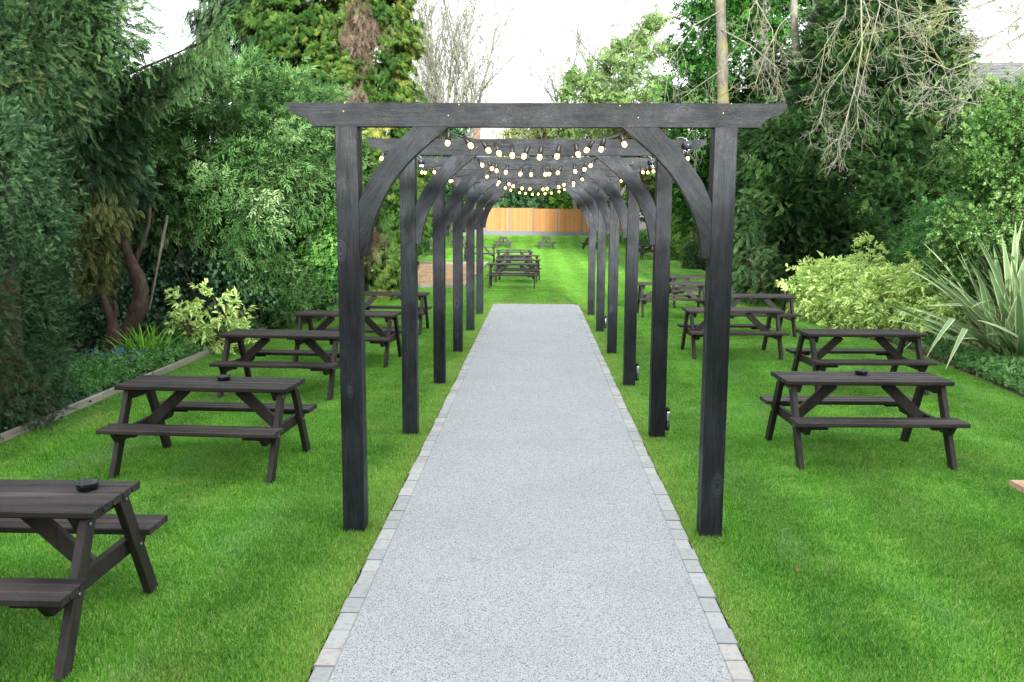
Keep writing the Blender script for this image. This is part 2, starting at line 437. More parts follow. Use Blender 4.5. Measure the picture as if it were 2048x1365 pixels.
# bricks, slate
def brick_mat(name, c1, c2, mort, scale=1.0):
    m, nt, bs, out = nodes(name)
    tc = N(nt, 'ShaderNodeTexCoord')
    b = N(nt, 'ShaderNodeTexBrick'); b.inputs['Color1'].default_value = (*c1, 1); b.inputs['Color2'].default_value = (*c2, 1); b.inputs['Mortar'].default_value = (*mort, 1)
    b.inputs['Scale'].default_value = scale; b.inputs['Brick Width'].default_value = .225; b.inputs['Row Height'].default_value = .075; b.inputs['Mortar Size'].default_value = .01
    sp = N(nt, 'ShaderNodeSeparateXYZ'); nt.links.new(tc.outputs['Object'], sp.inputs[0])
    cb = N(nt, 'ShaderNodeCombineXYZ'); nt.links.new(math_(nt, 'ADD', sp.outputs[0], sp.outputs[1]), cb.inputs[0]); nt.links.new(sp.outputs[2], cb.inputs[1])
    nt.links.new(cb.outputs[0], b.inputs['Vector'])
    c = mixc(nt, b.outputs['Color'], (.12, .09, .075), ramp(nt, noise(nt, tc.outputs['Object'], 1.7, 5, .6), [(.5, (0, 0, 0)), (.8, (.6, .6, .6))]))
    nt.links.new(c, bs.inputs['Base Color']); bs.inputs['Roughness'].default_value = .9; return m
M['brick'] = brick_mat('old_pink_brick', (.42, .22, .16), (.52, .30, .23), (.45, .38, .32))
M['brick2'] = brick_mat('house_brick', (.30, .14, .09), (.38, .19, .12), (.35, .3, .26))
M['slate'] = brick_mat('slate_roof', (.10, .11, .125), (.14, .15, .165), (.06, .065, .075), 0.5)
M['tile'] = brick_mat('clay_tile_roof', (.40, .20, .15), (.50, .28, .21), (.25, .13, .1), 0.6)
M['paint'] = plain('white_frame_paint', (.75, .75, .73), .5)
M['glass'] = plain('window_glass', (.02, .025, .03), .05)

# ================================================================== SETTING
YK = [6.0231, 8.8243, 11.577, 14.3449, 17.0819, 19.964]
XL, XR = -1.2204, 1.119

# bare soil sheet to the horizon
mb = MB(); mb.add([(-400, -60, -.03), (400, -60, -.03), (400, 69.3, -.03), (-400, 69.3, -.03)], [(0, 1, 2, 3)])
mb.add([(-400, 69.3, -.03), (400, 69.3, -.03), (400, 75, .6), (-400, 75, .6), (400, 1500, .6), (-400, 1500, .6)], [(0, 1, 2, 3), (3, 2, 4, 5)])
tag(mb.build('ground', M['soil']), kind='structure')

RB = [(-3, 9.0), (4, 7.6), (8, 6.9), (10.99, 5.98), (13.6, 6.15), (15.75, 6.25), (17.0, 5.85), (18.6, 5.8), (21, 6.3), (23, 6.6), (26, 7.2), (30, 7.0), (37.7, 6.75), (41, 7.6), (47, 7.5), (55, 8.0), (69, 8.1)]
LB = [(-3, -5.17), (20, -5.17), (24, -5.0), (27, -8.5), (45, -8.2), (69, -9.3)]


def bound(tab, y):
    return float(np.interp(y, [t[0] for t in tab], [t[1] for t in tab]))


ys = list(np.arange(-3, 57, .5)) + list(np.arange(57, 69.01, .5))
mb = MB(); V = []; F = []
for y in ys:
    l, r = bound(LB, y), bound(RB, y)
    inpath = y < 22.47
    z = zf(y)
    V += [(l, y, z - .012), (-1.125 if True else 0, y, z - .012), (1.045, y, z - .012), (r, y, z - .012)]
for i in range(len(ys) - 1):
    a, b = 4 * i, 4 * i + 4
    F.append((a, a + 1, b + 1, b))
    if ys[i] >= 22.5: F.append((a + 1, a + 2, b + 2, b + 1))
    F.append((a + 2, a + 3, b + 3, b + 2))
mb.add(V, F); tag(mb.build('lawn', M['lawn']), kind='structure')

mb = MB(); mb.box(-1.003, .923, 2.0, 22.46, -.06, .006); tag(mb.build('path', M['path']), kind='structure')
rng = random.Random(3)
for nm, x0, x1 in (('path_edging', -1.11, -1.003), ('path_edging', .923, 1.03)):
    mb = MB(); y = 2.0
    mb.box(x0 + .004, x1 - .004, 2.0, 22.45, -.07, -.004, mi=1)
    while y < 22.3:
        L = min(rng.uniform(.17, .215), 22.46 - y); j = [rng.uniform(-.006, .006) for _ in range(4)]
        h = rng.uniform(.004, .011)
        inner_jit = rng.uniform(0, .010)
        a, b = (x0 + j[0], x1 - .002) if x0 < 0 else (x0 + .002, x1 + j[0])
        t = rng.random() ** .9
        mb.box(a, b, y + .005, y + L - .005, -.06, h, tint=t, ch=.006); y += L
    tag(mb.build(nm, [M['sett'], M['mortar']]), kind='structure')

# sandy play / boules pit with timber edging, left beyond the arches
mb = MB(); mb.box(-5.6, -2.3, 27.6, 40.7, -.05, .012); tag(mb.build('gravel_pit', M['sand']), kind='structure')
t = thing('timber_edging', 'low timber frame around the sandy gravel pit on the far lawn', 'edging', (-3.95, 34, 0))
for a, b in (((-5.65, 27.55), (-2.25, 27.55)), ((-2.25, 27.6), (-2.25, 40.75)), ((-5.65, 40.75), (-2.25, 40.75)), ((-5.65, 27.6), (-5.65, 40.75))):
    MB().bar((a[0] + 3.95, a[1] - 34, .035), (b[0] + 3.95, b[1] - 34, .035), .06, .13, ch=.01).build('edging_rail', M['kerbwood'], t)

# weathered edging boards along the left bed
y = 3.0; k = 0
names = ['nearest', 'second nearest', 'third', 'fourth', 'fifth', 'sixth', 'seventh', 'farthest']
while k < 8:
    L = 2.2
    o = MB(); o.bar((0, 0, .01 + .004 * (k % 2)), (0.012 * ((k * 7) % 3 - 1), L - .012, .01), .042, .15, ch=.006)
    for q in (.18, L - .2): o.box(-.045, -.026, q, q + .06, -.05, .07)
    o = o.build('edging_board', M['kerbwood'], loc=(-5.2, y, 0))
    near = ['off the near left corner of the lawn', 'beside the nearest picnic table', 'beside the table with the ashtray', 'beside the third table on the left', 'beside the flowers and strappy leaves', 'below the small yellow spotted shrub', 'behind the fourth table on the left', 'at the far end by the conifer skirt'][k]
    tag(o, 'grey edging board of the left bed ' + near, 'edging board', 'edging boards of the left flower bed')
    y += L; k += 1

# ================================================================== ARCHES
def make_arch():
    root = thing('timber_arch', 'black timber arch nearest the camera, first over the path', 'arch', (0, YK[0], 0), 0, 'black timber arches over the path')
    for x0, x1 in ((XL - .15, XL), (XR, XR + .15)):
        MB().box(x0, x1, 0, .15, -.05, 2.78, ch=.004).build('post', M['post'], root)
    x0, x1 = -1.6835, 1.5771
    og = [(0, .0), (0, .014), (.007, .042), (.029, .066), (.063, .083), (.10, .091), (.131, .106), (.151, .130), (.1625, .152)]
    zt = 2.9324
    out = [(x0 + a, zt - b) for a, b in og] + [(x1 - a, zt - b) for a, b in og[::-1]]
    MB().prism(out, -.003, .097).build('beam', M['beam'], root)
    oc = [(0, 2.288), (.061, 2.42), (.152, 2.55), (.258, 2.676), (.365, 2.779)]
    ic = [(.60, 2.779), (.479, 2.683), (.358, 2.576), (.251, 2.455), (.178, 2.34), (.11, 2.2), (.059, 2.02), (.052, 1.93)]

    def smooth(P, n):
        P = np.array(P); t = np.linspace(0, len(P) - 1, n); res = []
        for u in t:
            i = min(int(u), len(P) - 2); f = u - i
            p0 = P[max(i - 1, 0)]; p1 = P[i]; p2 = P[i + 1]; p3 = P[min(i + 2, len(P) - 1)]
            res.append(tuple(.5 * (2 * p1 + (p2 - p0) * f + (2 * p0 - 5 * p1 + 4 * p2 - p3) * f * f + (3 * p1 - p0 - 3 * p2 + p3) * f ** 3)))
        return res
    a, b = smooth(oc, 13), smooth(ic, 19)
    for side in (1, -1):
        P = [(.001, 1.93)] + [(x + .001, z) for x, z in a] + [(x, z) for x, z in b]
        base = XL if side == 1 else XR
        ang = math.radians(52) * side
        # built in its own turned frame so that the grain follows the curve
        ca, sa = math.cos(-ang), math.sin(-ang); q = []
        ox, oz = base + side * .25, 2.45
        for x, z in P:
            X = base + side * x - ox; Z = z - oz; q.append((ca * X - sa * Z, sa * X + ca * Z))
        o = MB().prism(q, .004, .094).build('brace', M['brace'], root, loc=(ox, 0, oz))
        o.rotation_euler = (0, -ang, 0)
    for x, z in ((-1.31, .875), (-1.30, .93), (XR + .05, .87), (XR + .10, .93), (-.62, .85), (.62, .84), (-.55, .92), (.5, .915)):
        MB().lathe([(0, -.002), (.005, -.002), (.005, .001), (0, .001)], 6, M=Matrix.Translation((x, -.004, 2.0 + z)) @ Matrix.Rotation(PI / 2, 4, 'X')).build('screw_head', M['brass'], root)
    return root


arch = make_arch()
al = ['second', 'third', 'fourth', 'fifth', 'sixth and farthest']
for i in range(1, 6):
    c = copy_tree(arch); c.location = (0, YK[i], 0)
    c['label'] = f'black timber arch, {al[i-1]} from the camera over the path'

# post spotlights
for i, nm in ((1, 'second'), (2, 'third'), (4, 'fifth')):
    t = thing('spotlight', f'small spotlight low on the right post of the {nm} arch', 'spotlight', (XR + .15, YK[i] + .06, .05), 0, 'spotlights at the foot of the right posts')
    MB().lathe([(0, .02), (.02, .02), (.022, .03), (.022, .11), (0, .11)], 14, (.03, 0, 0)).build('lower_body', M['plastic'], t)
    MB().lathe([(0, .11), (.024, .11), (.026, .125), (.026, .20), (.022, .215), (0, .215)], 14, (.03, 0, 0)).build('head', M['steel'], t)
    MB().lathe([(0, .215), (.022, .215), (.020, .25), (.008, .26), (0, .26)], 14, (.03, 0, 0)).build('cap', M['plastic'], t)
    MB().box(0, .02, -.012, .012, .03, .24).build('bracket', M['plastic'], t)

# ================================================================== FESTOON LIGHTS
holder_me = MB().lathe([(0, .012), (.012, .012), (.016, .004), (.017, -.02), (.0185, -.045), (.014, -.05), (0, -.05)], 12).build('lamp_holder', M['rubber'])
bulb_me = MB().lathe([(.006, -.045), (.010, -.049), (.0142, -.058), (.0160, -.068), (.0142, -.078), (.008, -.085), (0, -.087)], 16).build('bulb', M['bulb'])
hm, bmh = holder_me.data, bulb_me.data
bpy.data.objects.remove(holder_me); bpy.data.objects.remove(bulb_me)
rng = random.Random(11)
zc = [2.66, 2.665, 2.60, 2.60]
for k in range(4):
    Y0, Y1 = YK[k], YK[k + 1]
    nm = ['first', 'second', 'third', 'fourth'][k]
    t = thing('festoon_lights', f'string of warm bulbs draped between the {nm} and {["second","third","fourth","fifth"][k]} arch', 'string lights', (0, Y0, 2.7), 0, 'festoon strings hung between the arches')
    A = [np.array(p) for p in ((-1.52, Y1 - .05, 2.80), (-.68, Y0 + .13, 2.768), (.585, Y0 + .13, 2.762), (1.40, Y1 - .05, 2.82))]
    path = []
    segs = [(A[0], A[1], .03), (A[1], A[2], 2.765 - zc[k]), (A[2], A[3], .03)]
    def on(si, f):
        a, b, s = segs[si]; p = a + (b - a) * f; return p - np.array([0, 0, s * 4 * f * (1 - f)])
    for si, n in ((0, 14), (1, 26), (2, 14)):
        path += [on(si, i / n) for i in range(n)]
    path.append(A[3])
    P = np.array(path) - np.array([0, Y0, 2.7])
    line2 = P + np.array([[.004 * math.sin(i * 1.9), .004 * math.cos(i * 1.9), .007 + .003 * math.sin(i)] for i in range(len(P))])
    tube_obj('cable', [(P, [.0042] * len(P)), (line2, [.003] * len(P))], M['rubber'], t)
    spots = [(0, .03), (0, .16), (0, .30)] + [(1, (i + rng.uniform(.3, .7)) / 12) for i in range(12)] + [(2, .75), (2, .88), (2, .98)]
    for si, f in spots:
        p = on(si, f) - np.array([0, Y0, 2.7])
        h = bpy.data.objects.new('lamp_holder', hm); COL.objects.link(h); h.parent = t
        h.location = p; h.rotation_euler = (rng.uniform(-.3, .3), rng.uniform(-.62, .62), 0)
        b = bpy.data.objects.new('bulb', bmh); COL.objects.link(b); b.parent = h

for x, Y, nm in ((1.39, 8.76, 'right end of the second'), (1.40, 11.50, 'right end of the third'), (-1.50, 11.50, 'left end of the third')):
    t = thing('cable_globe', f'round black globe fixed at the {nm} arch beam', 'globe', (x, Y - .01, 2.875), 0, 'round black globes at the beam ends')
    MB().lathe([(.043 * math.sin(a), -.043 * math.cos(a)) for a in np.linspace(0, PI, 13)], 18).build('shell', M['globe'], t)
    tube_obj('hook', [([(0, .02, .035), (-.01, .02, .06), (-.06, .03, .075), (-.10, .05, .066)], [.0035] * 4)], M['steel'], t)
    MB().box(-.02, .02, .035, .06, -.075, -.035).build('clamp', M['steel'], t)

# ================================================================== PICNIC TABLES
def make_table(mx, ml, name, label, group, lx=.678):
    r = thing(name, label, 'picnic table', (0, 0, 0), 0, group)
    mb = MB()
    for i in range(5):
        y = -.269 + .1095 * i
        mb.box(-.755, .755, y, y + .0915, .700, .740, tint=random.random(), ch=.008)
    mb.build('tabletop', mx, r)
    for s in (-1, 1):
        mb = MB()
        for i in range(3):
            y0 = s * (.350 + .087 * i); mb.box(-.752, .752, min(y0, y0 + s * .079), max(y0, y0 + s * .079), .392, .430, tint=random.random(), ch=.006)
        mb.build('seat', mx, r)
    for sx in (-1, 1):
        x = sx * lx
        for s in (-1, 1):
            MB().bar((x, s * .507, -.012), (x, s * .165, .698), .045, .095, up=(0, 1, 0), ch=.004).build('leg', ml, r)
        xi = sx * (lx - .046)
        mb = MB(); P = [(-.58, .391), (-.50, .30), (.50, .30), (.58, .391)]
        mb.prism(P, xi - .021, xi + .021, 'x'); mb.build('seat_bearer', ml, r)
        mb = MB(); P = [(-.25, .699), (-.19, .62), (.19, .62), (.25, .699)]
        mb.prism(P, xi - .021, xi + .021, 'x'); mb.build('top_bearer', ml, r)
        MB().bar((sx * (lx - .083), 0, .345), (sx * (lx - .438), 0, .672), .044, .095, up=(0, 0, 1), ch=.004).build('brace', ml, r)
        for s in (-1, 1):
            mb = MB(); mb.box(min(sx * (lx - .218), sx * (lx - .073)), max(sx * (lx - .218), sx * (lx - .073)), s * .50 - .03, s * .50 + .03, .352, .391)
            mb.build('seat_cleat', ml, r)
        mb = MB()
        for s in (-1, 1):
            for yy, zz in ((.345, .345), (.20, .655)):
                mb.lathe([(0, 0), (.011, 0), (.011, .006), (0, .006)], 8, M=Matrix.Translation((x + sx * .0226, s * yy, zz)) @ Matrix.Rotation(sx * PI / 2, 4, 'Y'))
        mb.build('bolts', M['bolt'], r)
    return r


GT = 'dark brown picnic tables on the lawn'
tab = make_table(M['tabx'], M['tableg'], 'picnic_table', 'dark brown picnic table with an ashtray, nearest on the left and cut by the frame', GT)
tab.location = (-2.97, 4.50, 0); tab.rotation_euler = (0, 0, -.004)
H = PI / 2
for x, y, rz, lab in [
    (-2.88, 7.72, -.05, 'dark brown picnic table with an ashtray, second on the left beside the edging board'),
    (-3.15, 11.05, -.05, 'dark brown picnic table, third on the left, partly behind the first left post'),
    (-2.86, 13.40, -.07, 'dark brown picnic table, fourth on the left, between the first and second left posts'),
    (-2.84, 16.92, -.03, 'dark brown picnic table, last on the left, in front of the golden conifer skirt'),
    (2.985, 8.33, .03, 'dark brown picnic table with an ashtray, nearest on the right of the arches'),
    (4.16, 11.68, .05, 'dark brown picnic table right behind the right table with the ashtray'),
    (3.10, 14.42, .03, 'dark brown picnic table seen through the gap between the first two right posts'),
    (4.05, 17.05, .03, 'dark brown picnic table whose right end stands beside the yellow variegated shrub'),
    (2.97, 20.05, .0, 'dark brown picnic table right of the far end of the path'),
    (3.98, 22.3, .03, 'dark brown picnic table diagonally behind the one right of the path end'),
    (-.77, 27.62, .0, 'front dark brown picnic table of the row in the middle of the lawn'),
    (-.66, 30.2, -.10, 'second picnic table of the row in the middle of the lawn'),
    (-.68, 33.5, .06, 'third picnic table of the row in the middle of the lawn'),
    (-.93, 36.75, .0, 'fourth picnic table of the row in the middle of the lawn'),
    (-1.02, 38.9, .0, 'rearmost picnic table of the row in the middle of the lawn'),
    (-2.72, 42.3, .0, 'dark picnic table behind the sandy pit, crossed by the left posts'),
    (5.95, 45.85, .0, 'front one of the three picnic tables by the far right bushes'),
    (5.95, 47.9, .0, 'middle one of the three picnic tables by the far right bushes'),
    (5.95, 50.3, .0, 'rear one of the three picnic tables by the far right bushes'),
    (-5.25, 60.9, H, 'end-on picnic table before the fence, leftmost of the four'),
    (-2.28, 60.5, H, 'end-on picnic table before the fence, second of four from the left'),
    (.62, 60.1, H, 'end-on picnic table before the fence, third of four from the left'),
    (3.52, 60.2, H, 'end-on picnic table before the fence, rightmost of the four, behind posts')]:
    c = copy_tree(tab); c.location = (x, y, zf(y)); c.rotation_euler = (0, 0, rz); c['label'] = lab
pt = make_table(M['palx'], M['palleg'], 'picnic_table', 'new pale timber picnic table, only a seat corner at the right frame edge', 'pale picnic table', .50)
pt.location = (3.98, 5.47, 0); pt.rotation_euler = (0, 0, .01); del pt['group']

# ashtrays
def ashtray(loc, lab):
    mb = MB(); mb.lathe([(0, .004), (.040, .004), (.048, .008), (.056, .036), (.060, .037), (.0605, .033), (.052, .0), (0, 0)], 64)
    o = mb.build('ashtray', M['glassy'])
    me = o.data
    for v in me.vertices:                                   # four rests for cigarettes in the rim
        a = math.atan2(v.co.y, v.co.x); r = math.hypot(v.co.x, v.co.y)
        if v.co.z > .03 and abs(((a + PI / 4) % (PI / 2)) - PI / 4) < .16: v.co.z -= .006
    o.location = loc; o.scale = (1.0, 1.0, 1.1)
    tag(o, lab, 'ashtray', 'black ashtrays on the tables')
ashtray((-2.43, 4.60, .741), 'black ashtray on the nearest left picnic table')
ashtray((-2.80, 7.79, .741), 'black ashtray on the second left picnic table')
ashtray((3.03, 8.42, .741), 'black ashtray on the nearest right picnic table')

# dry leaves on the grass
for i, (x, y, lab) in enumerate([(-2.74, 6.68, 'dry pinkish leaf on the grass right of the nearest left table'), (-1.46, 7.0, 'orange dry leaf on the grass just left of the first left post'),
                                (-1.55, 11.2, 'small pale leaf on the grass left of the path between posts'), (1.62, 5.4, 'tiny brown leaf on the grass right of the first right post')]):
    mb = MB(); L = [.042, .046, .03, .026][i]; V = []
    prof = [(0, 0), (.25, .32), (.5, .42), (.75, .28), (1, 0)]
    for u, w in prof: V += [(u * L, -w * L, .012 + .012 * abs(math.sin(u * 3))), (u * L, 0, .004 + .006 * u), (u * L, w * L, .014 + .010 * math.cos(u * 4))]
    F = []
    for j in range(4): F += [(3 * j, 3 * j + 1, 3 * j + 4, 3 * j + 3), (3 * j + 1, 3 * j + 2, 3 * j + 5, 3 * j + 4)]
    mb.add(V, F); o = mb.build('dry_leaf', M['dryleaf'], loc=(x, y, .018)); o.rotation_euler = (.1, -.1, i * 1.3)
    tag(o, lab, 'leaf', 'dry leaves lying on the lawn')

# ================================================================== FAR FENCE
t = thing('panel_fence', 'golden timber panel fence with concrete posts across the end of the lawn', 'fence', (0, 69, 0))
xs = [-13.03 + 1.82 * i for i in range(12)]
rng = random.Random(5)
for i, x in enumerate(xs):
    zb = .78 - .011 * max(0, (x + 4)) if x > -4 else .78
    zt = zb + 1.98
    MB().box(x - .05, x + .05, -.05, .06, zb - .5, zt + .03, ch=.008).build('fence_post', M['concrete'], t)
    if i < len(xs) - 1:
        zz = zb - .02 * (i % 2)
        MB().box(x + .045, x + 1.775, -.022, .022, zz - .3, zz + .27, ch=.006).build('gravel_board', M['concrete'], t)
        mb = MB(); n = 17; w = 1.73 / n
        for j in range(n):
            x0 = x + .046 + j * w
            mb.box(x0, x0 + w + .012, -.020 - .006 * (j % 2), .004 - .006 * (j % 2), zz + .272, zz + 1.965, tint=rng.random())
        for q in (.35, 1.1, 1.75): mb.box(x + .05, x + 1.77, .006, .05, zz + q, zz + q + .07, tint=.3)
        mb.box(x + .05, x + 1.77, -.035, .03, zz + 1.966, zz + 1.99, tint=.2)
        mb.build('fence_panel', M['fence'], t)

# brick boundary wall on the right
t = thing('brick_wall', 'old pinkish brick garden wall behind the far right bushes', 'wall', (8.95, 0, 0))
MB().box(0, .23, 30, 69, -.1, 1.95).build('wall_face', M['brick'], t)
MB().box(-.03, .26, 30, 69, 1.952, 2.02).build('coping', M['brick'], t)

# houses far behind
def house(name, label, x0, x1, y0, y1, eave, ridge, wall, roofm, axis, chim=None, wins=()):
    t = thing(name, label, 'house', ((x0 + x1) / 2, (y0 + y1) / 2, 0)); cx, cy = (x0 + x1) / 2, (y0 + y1) / 2
    a, b, c, d = x0 - cx, x1 - cx, y0 - cy, y1 - cy
    mb = MB(); mb.box(a, b, c, d, 0, eave)
    if axis == 'x': mb.add([(a, c, eave), (a, d, eave), (a, 0, ridge - .1), (b, c, eave), (b, d, eave), (b, 0, ridge - .1)], [(0, 1, 2), (3, 5, 4)])
    else: mb.add([(a, c, eave), (b, c, eave), (0, c, ridge - .1), (a, d, eave), (b, d, eave), (0, d, ridge - .1)], [(0, 1, 2), (3, 5, 4)])
    mb.build('wall', wall, t)
    mb = MB(); e = .35
    if axis == 'x':
        for s in (c - e, d + e):
            k = (abs(s)) / abs(c); zl = ridge - (ridge - eave) * k
            mb.add([(a - e, s, zl), (b + e, s, zl), (b + e, 0, ridge), (a - e, 0, ridge), (a - e, s, zl + .12), (b + e, s, zl + .12), (b + e, 0, ridge + .12), (a - e, 0, ridge + .12)], [(0, 1, 2, 3), (4, 7, 6, 5), (0, 4, 5, 1), (2, 6, 7, 3), (0, 3, 7, 4), (1, 5, 6, 2)])
    else:
        for s in (a - e, b + e):
            k = abs(s) / abs(a); zl = ridge - (ridge - eave) * k
            mb.add([(s, c - e, zl), (s, d + e, zl), (0, d + e, ridge), (0, c - e, ridge), (s, c - e, zl + .12), (s, d + e, zl + .12), (0, d + e, ridge + .12), (0, c - e, ridge + .12)], [(0, 1, 2, 3), (4, 7, 6, 5), (0, 4, 5, 1), (2, 6, 7, 3), (0, 3, 7, 4), (1, 5, 6, 2)])
    roof = mb.build('roof', roofm, t)
    if chim:
        q = MB(); q.box(chim[0] - cx - .4, chim[0] - cx + .4, -.35, .35, ridge - .8, chim[1]); q.box(chim[0] - cx - .46, chim[0] - cx + .46, -.41, .41, chim[1] + .002, chim[1] + .12)
        for u in (-.2, .2): q.lathe([(.11, 0), (.09, .35), (0, .35)], 10, (chim[0] - cx + u, 0, chim[1] + .12))
        q.build('chimney', wall, roof)
    for wx, wz, ww, wh in wins:
        f = MB(); f.box(wx - cx - ww / 2, wx - cx + ww / 2, c - .05, c - .01, wz, wz + wh); fo = f.build('window', M['paint'], t)
        g = MB()
        for u in (-1, 1): g.box(wx - cx + (u - 1) * ww / 4 + .04 + (0 if u < 0 else ww * 0), wx - cx + (u + 1) * ww / 4 - .04, c - .058, c - .052, wz + .06, wz + wh - .06)
        g.build('pane', M['glass'], fo)
    return t
house('slate_house', 'far house with a grey slate roof and brick chimney seen under the first beam', -11.5, -3.0, 98, 106, 7.2, 9.9, M['brick2'], M['slate'], 'x', (-6.8, 11.6), [(-9.5, 4.2, 1.2, 1.5), (-7, 4.2, 1.2, 1.5), (-4.6, 4.2, 1.2, 1.5)])
house('tiled_house', 'low far building with a pinkish tiled roof above the fence', .2, 5.2, 86, 91, 2.9, 4.6, M['brick2'], M['tile'], 'x', None, [(1.5, 1.2, 1.0, 1.1)])
house('slate_house', 'grey slate roofed house high behind the right shrubs', 16.4, 26, 33, 43, 4.9, 8.3, M['brick2'], M['slate'], 'x', None, [(19, 2.6, 1.1, 1.4)])

# unseen low brick pub building behind the viewpoint, shaped to shade the near lawn
t = thing('unseen_building', 'unseen low brick building with a slate roof behind the viewpoint, shaped to shade the near lawn', 'building', (0, -7.5, 0))
w_ = MB(); w_.box(-16, 16, -4, 4, -.1, 2.9); w_.build('wall', M['brick2'], t)
w_ = MB(); w_.add([(-16.4, 4.4, 2.9), (16.4, 4.4, 2.9), (16.4, 0, 4.1), (-16.4, 0, 4.1), (16.4, -4.4, 2.9), (-16.4, -4.4, 2.9)], [(0, 1, 2, 3), (3, 2, 4, 5), (0, 5, 4, 1), (0, 3, 5), (1, 4, 2)]); w_.build('roof', M['slate'], t)
for x in (-11, -6.5, 6.5, 11):
    f = MB().box(x - .9, x + .9, 4.003, 4.05, .9, 2.2).build('window', M['paint'], t)
    MB().box(x - .8, x - .04, 4.052, 4.06, 1.0, 2.1).box(x + .04, x + .8, 4.052, 4.06, 1.0, 2.1).build('pane', M['glass'], f)
f = MB().box(-1, 1, 4.003, 4.06, 0, 2.3).build('door', M['paint'], t); MB().box(-.85, -.06, 4.062, 4.07, .3, 2.1).box(.06, .85, 4.062, 4.07, .3, 2.1).build('pane', M['glass'], f)

# ================================================================== FOLIAGE
class T_:
    """twig template: leaves as pairs of triangles, in a frame where x runs along the twig"""
    def __init__(self): self.v = []; self.f = []; self.tv = []; self.mid = []
    def leaf(self, p, d, L, W, up=(0, 0, 1), fold=.15, t=0.0, wide=.42, droop=0.0):
        p = np.array(p, float); d = np.array(d, float); d /= np.linalg.norm(d); u = np.array(up, float)
        s = np.cross(u, d); s /= np.linalg.norm(s) + 1e-9; n = np.cross(d, s); b = len(self.v)
        m = p + d * L * wide
        tip = p + d * L - np.array([0, 0, droop * L])
        self.v += [p, m - s * W / 2 + n * fold * W, tip, m + s * W / 2 + n * fold * W]
        self.f += [(b, b + 1, b + 2), (b, b + 2, b + 3)]; self.tv += [t] * 4; self.mid += [1, 0, 1, 0]
    def stem(self, L, w): self.leaf((0, 0, 0), (1, 0, 0), L, w, fold=0, t=-.35)
    def arr(self): return np.array(self.v, np.float32), np.array(self.f, np.int32), np.array(self.tv, np.float32), np.array(self.mid, np.float32)


def R_(seed): return np.random.default_rng(seed)


def t_broad(n=8, L=.34, W=.17, ang=58, seed=1, droop=.12, fold=.18, whorl=False):
    r = R_(seed); t = T_()
    for i in range(n):
        u = (i + .6) / n; a = math.radians(ang * (1.15 - .55 * u)) * (1 if i % 2 else -1)
        roll = r.uniform(-.9, .9) if not whorl else i * 2.4
        dy, dz = math.sin(a) * math.cos(roll), math.sin(a) * math.sin(roll)
        t.leaf((u * .75, 0, 0), (math.cos(a), dy, dz - .1), L * r.uniform(.75, 1.15), W * r.uniform(.8, 1.15), fold=fold, t=r.uniform(-.14, .14) + .10 * u, droop=droop)
    return t.arr()


def t_yew(n=8, L=.30, W=.075, seed=2):
    r = R_(seed); t = T_()
    for i in range(n):
        u = i / n
        for s in (-1, 1):
            t.leaf((u * .85, 0, -.10 * u * u), (.55 + .3 * u, s, r.uniform(-.25, .2)), L * (1.05 - .4 * u) * r.uniform(.8, 1.2), W, fold=.05, t=r.uniform(-.1, .1) + .22 * u - .08)
    t.leaf((.8, 0, -.08), (1, 0, -.1), .28, W * 1.2, t=.22)
    return t.arr()


def t_fan(n=9, L=.6, W=.13, seed=3, droop=.5):
    """drooping flat spray of a cypress"""
    r = R_(seed); t = T_()
    for i in range(n):
        u = i / (n - 1); a = (u - .5) * 1.7
        b = .05 + .3 * (1 - abs(u - .5) * 2)
        t.leaf((b, a * .12, -.05), (math.cos(a), math.sin(a), -.25 - .2 * r.random()), L * r.uniform(.7, 1.1), W * r.uniform(.8, 1.3), fold=.08, t=r.uniform(-.12, .16), droop=droop * r.uniform(.5, 1))
        t.leaf((b + .18, a * .3, -.1), (math.cos(a * 1.7), math.sin(a * 1.7), -.35), L * .55, W, fold=.05, t=r.uniform(-.14, .06), droop=droop)
    return t.arr()


def t_tassel(n=12, seed=4, W=.09, L=.34):
    """hanging spruce branchlet with forward-pointing needles"""
    r = R_(seed); t = T_()
    for i in range(n):
        u = i / n
        for s in (-1, 1):
            t.leaf((u, 0, 0), (1.0, s * .75, r.uniform(-.4, .4)), L * r.uniform(.6, 1.0) * (1.1 - .6 * u), W, fold=.02, t=r.uniform(-.12, .12) + .15 * u)
    return t.arr()


def t_single(L=1.0, W=.9, fold=.12, wide=.35, seed=5):
    t = T_(); t.leaf((0, 0, 0), (1, 0, -.15), L, W, fold=fold, wide=wide, droop=.1); return t.arr()


def t_twiggy(n=7, seed=6, W=.03):
    r = R_(seed); t = T_()
    for i in range(n):
        t.leaf((r.uniform(0, .5), 0, 0), (1, r.uniform(-.9, .9), r.uniform(-.9, .9)), r.uniform(.4, .9), W, fold=0, t=r.uniform(-.2, .2))
    return t.arr()


def frames_from(d, up, rng, roll=.6):
    d = d / (np.linalg.norm(d, axis=1)[:, None] + 1e-9)
    u = up + rng.normal(0, roll, d.shape)
    s = np.cross(u, d); s /= np.linalg.norm(s, axis=1)[:, None] + 1e-9
    z = np.cross(d, s)
    return np.stack([d, s, z], axis=2)           # columns


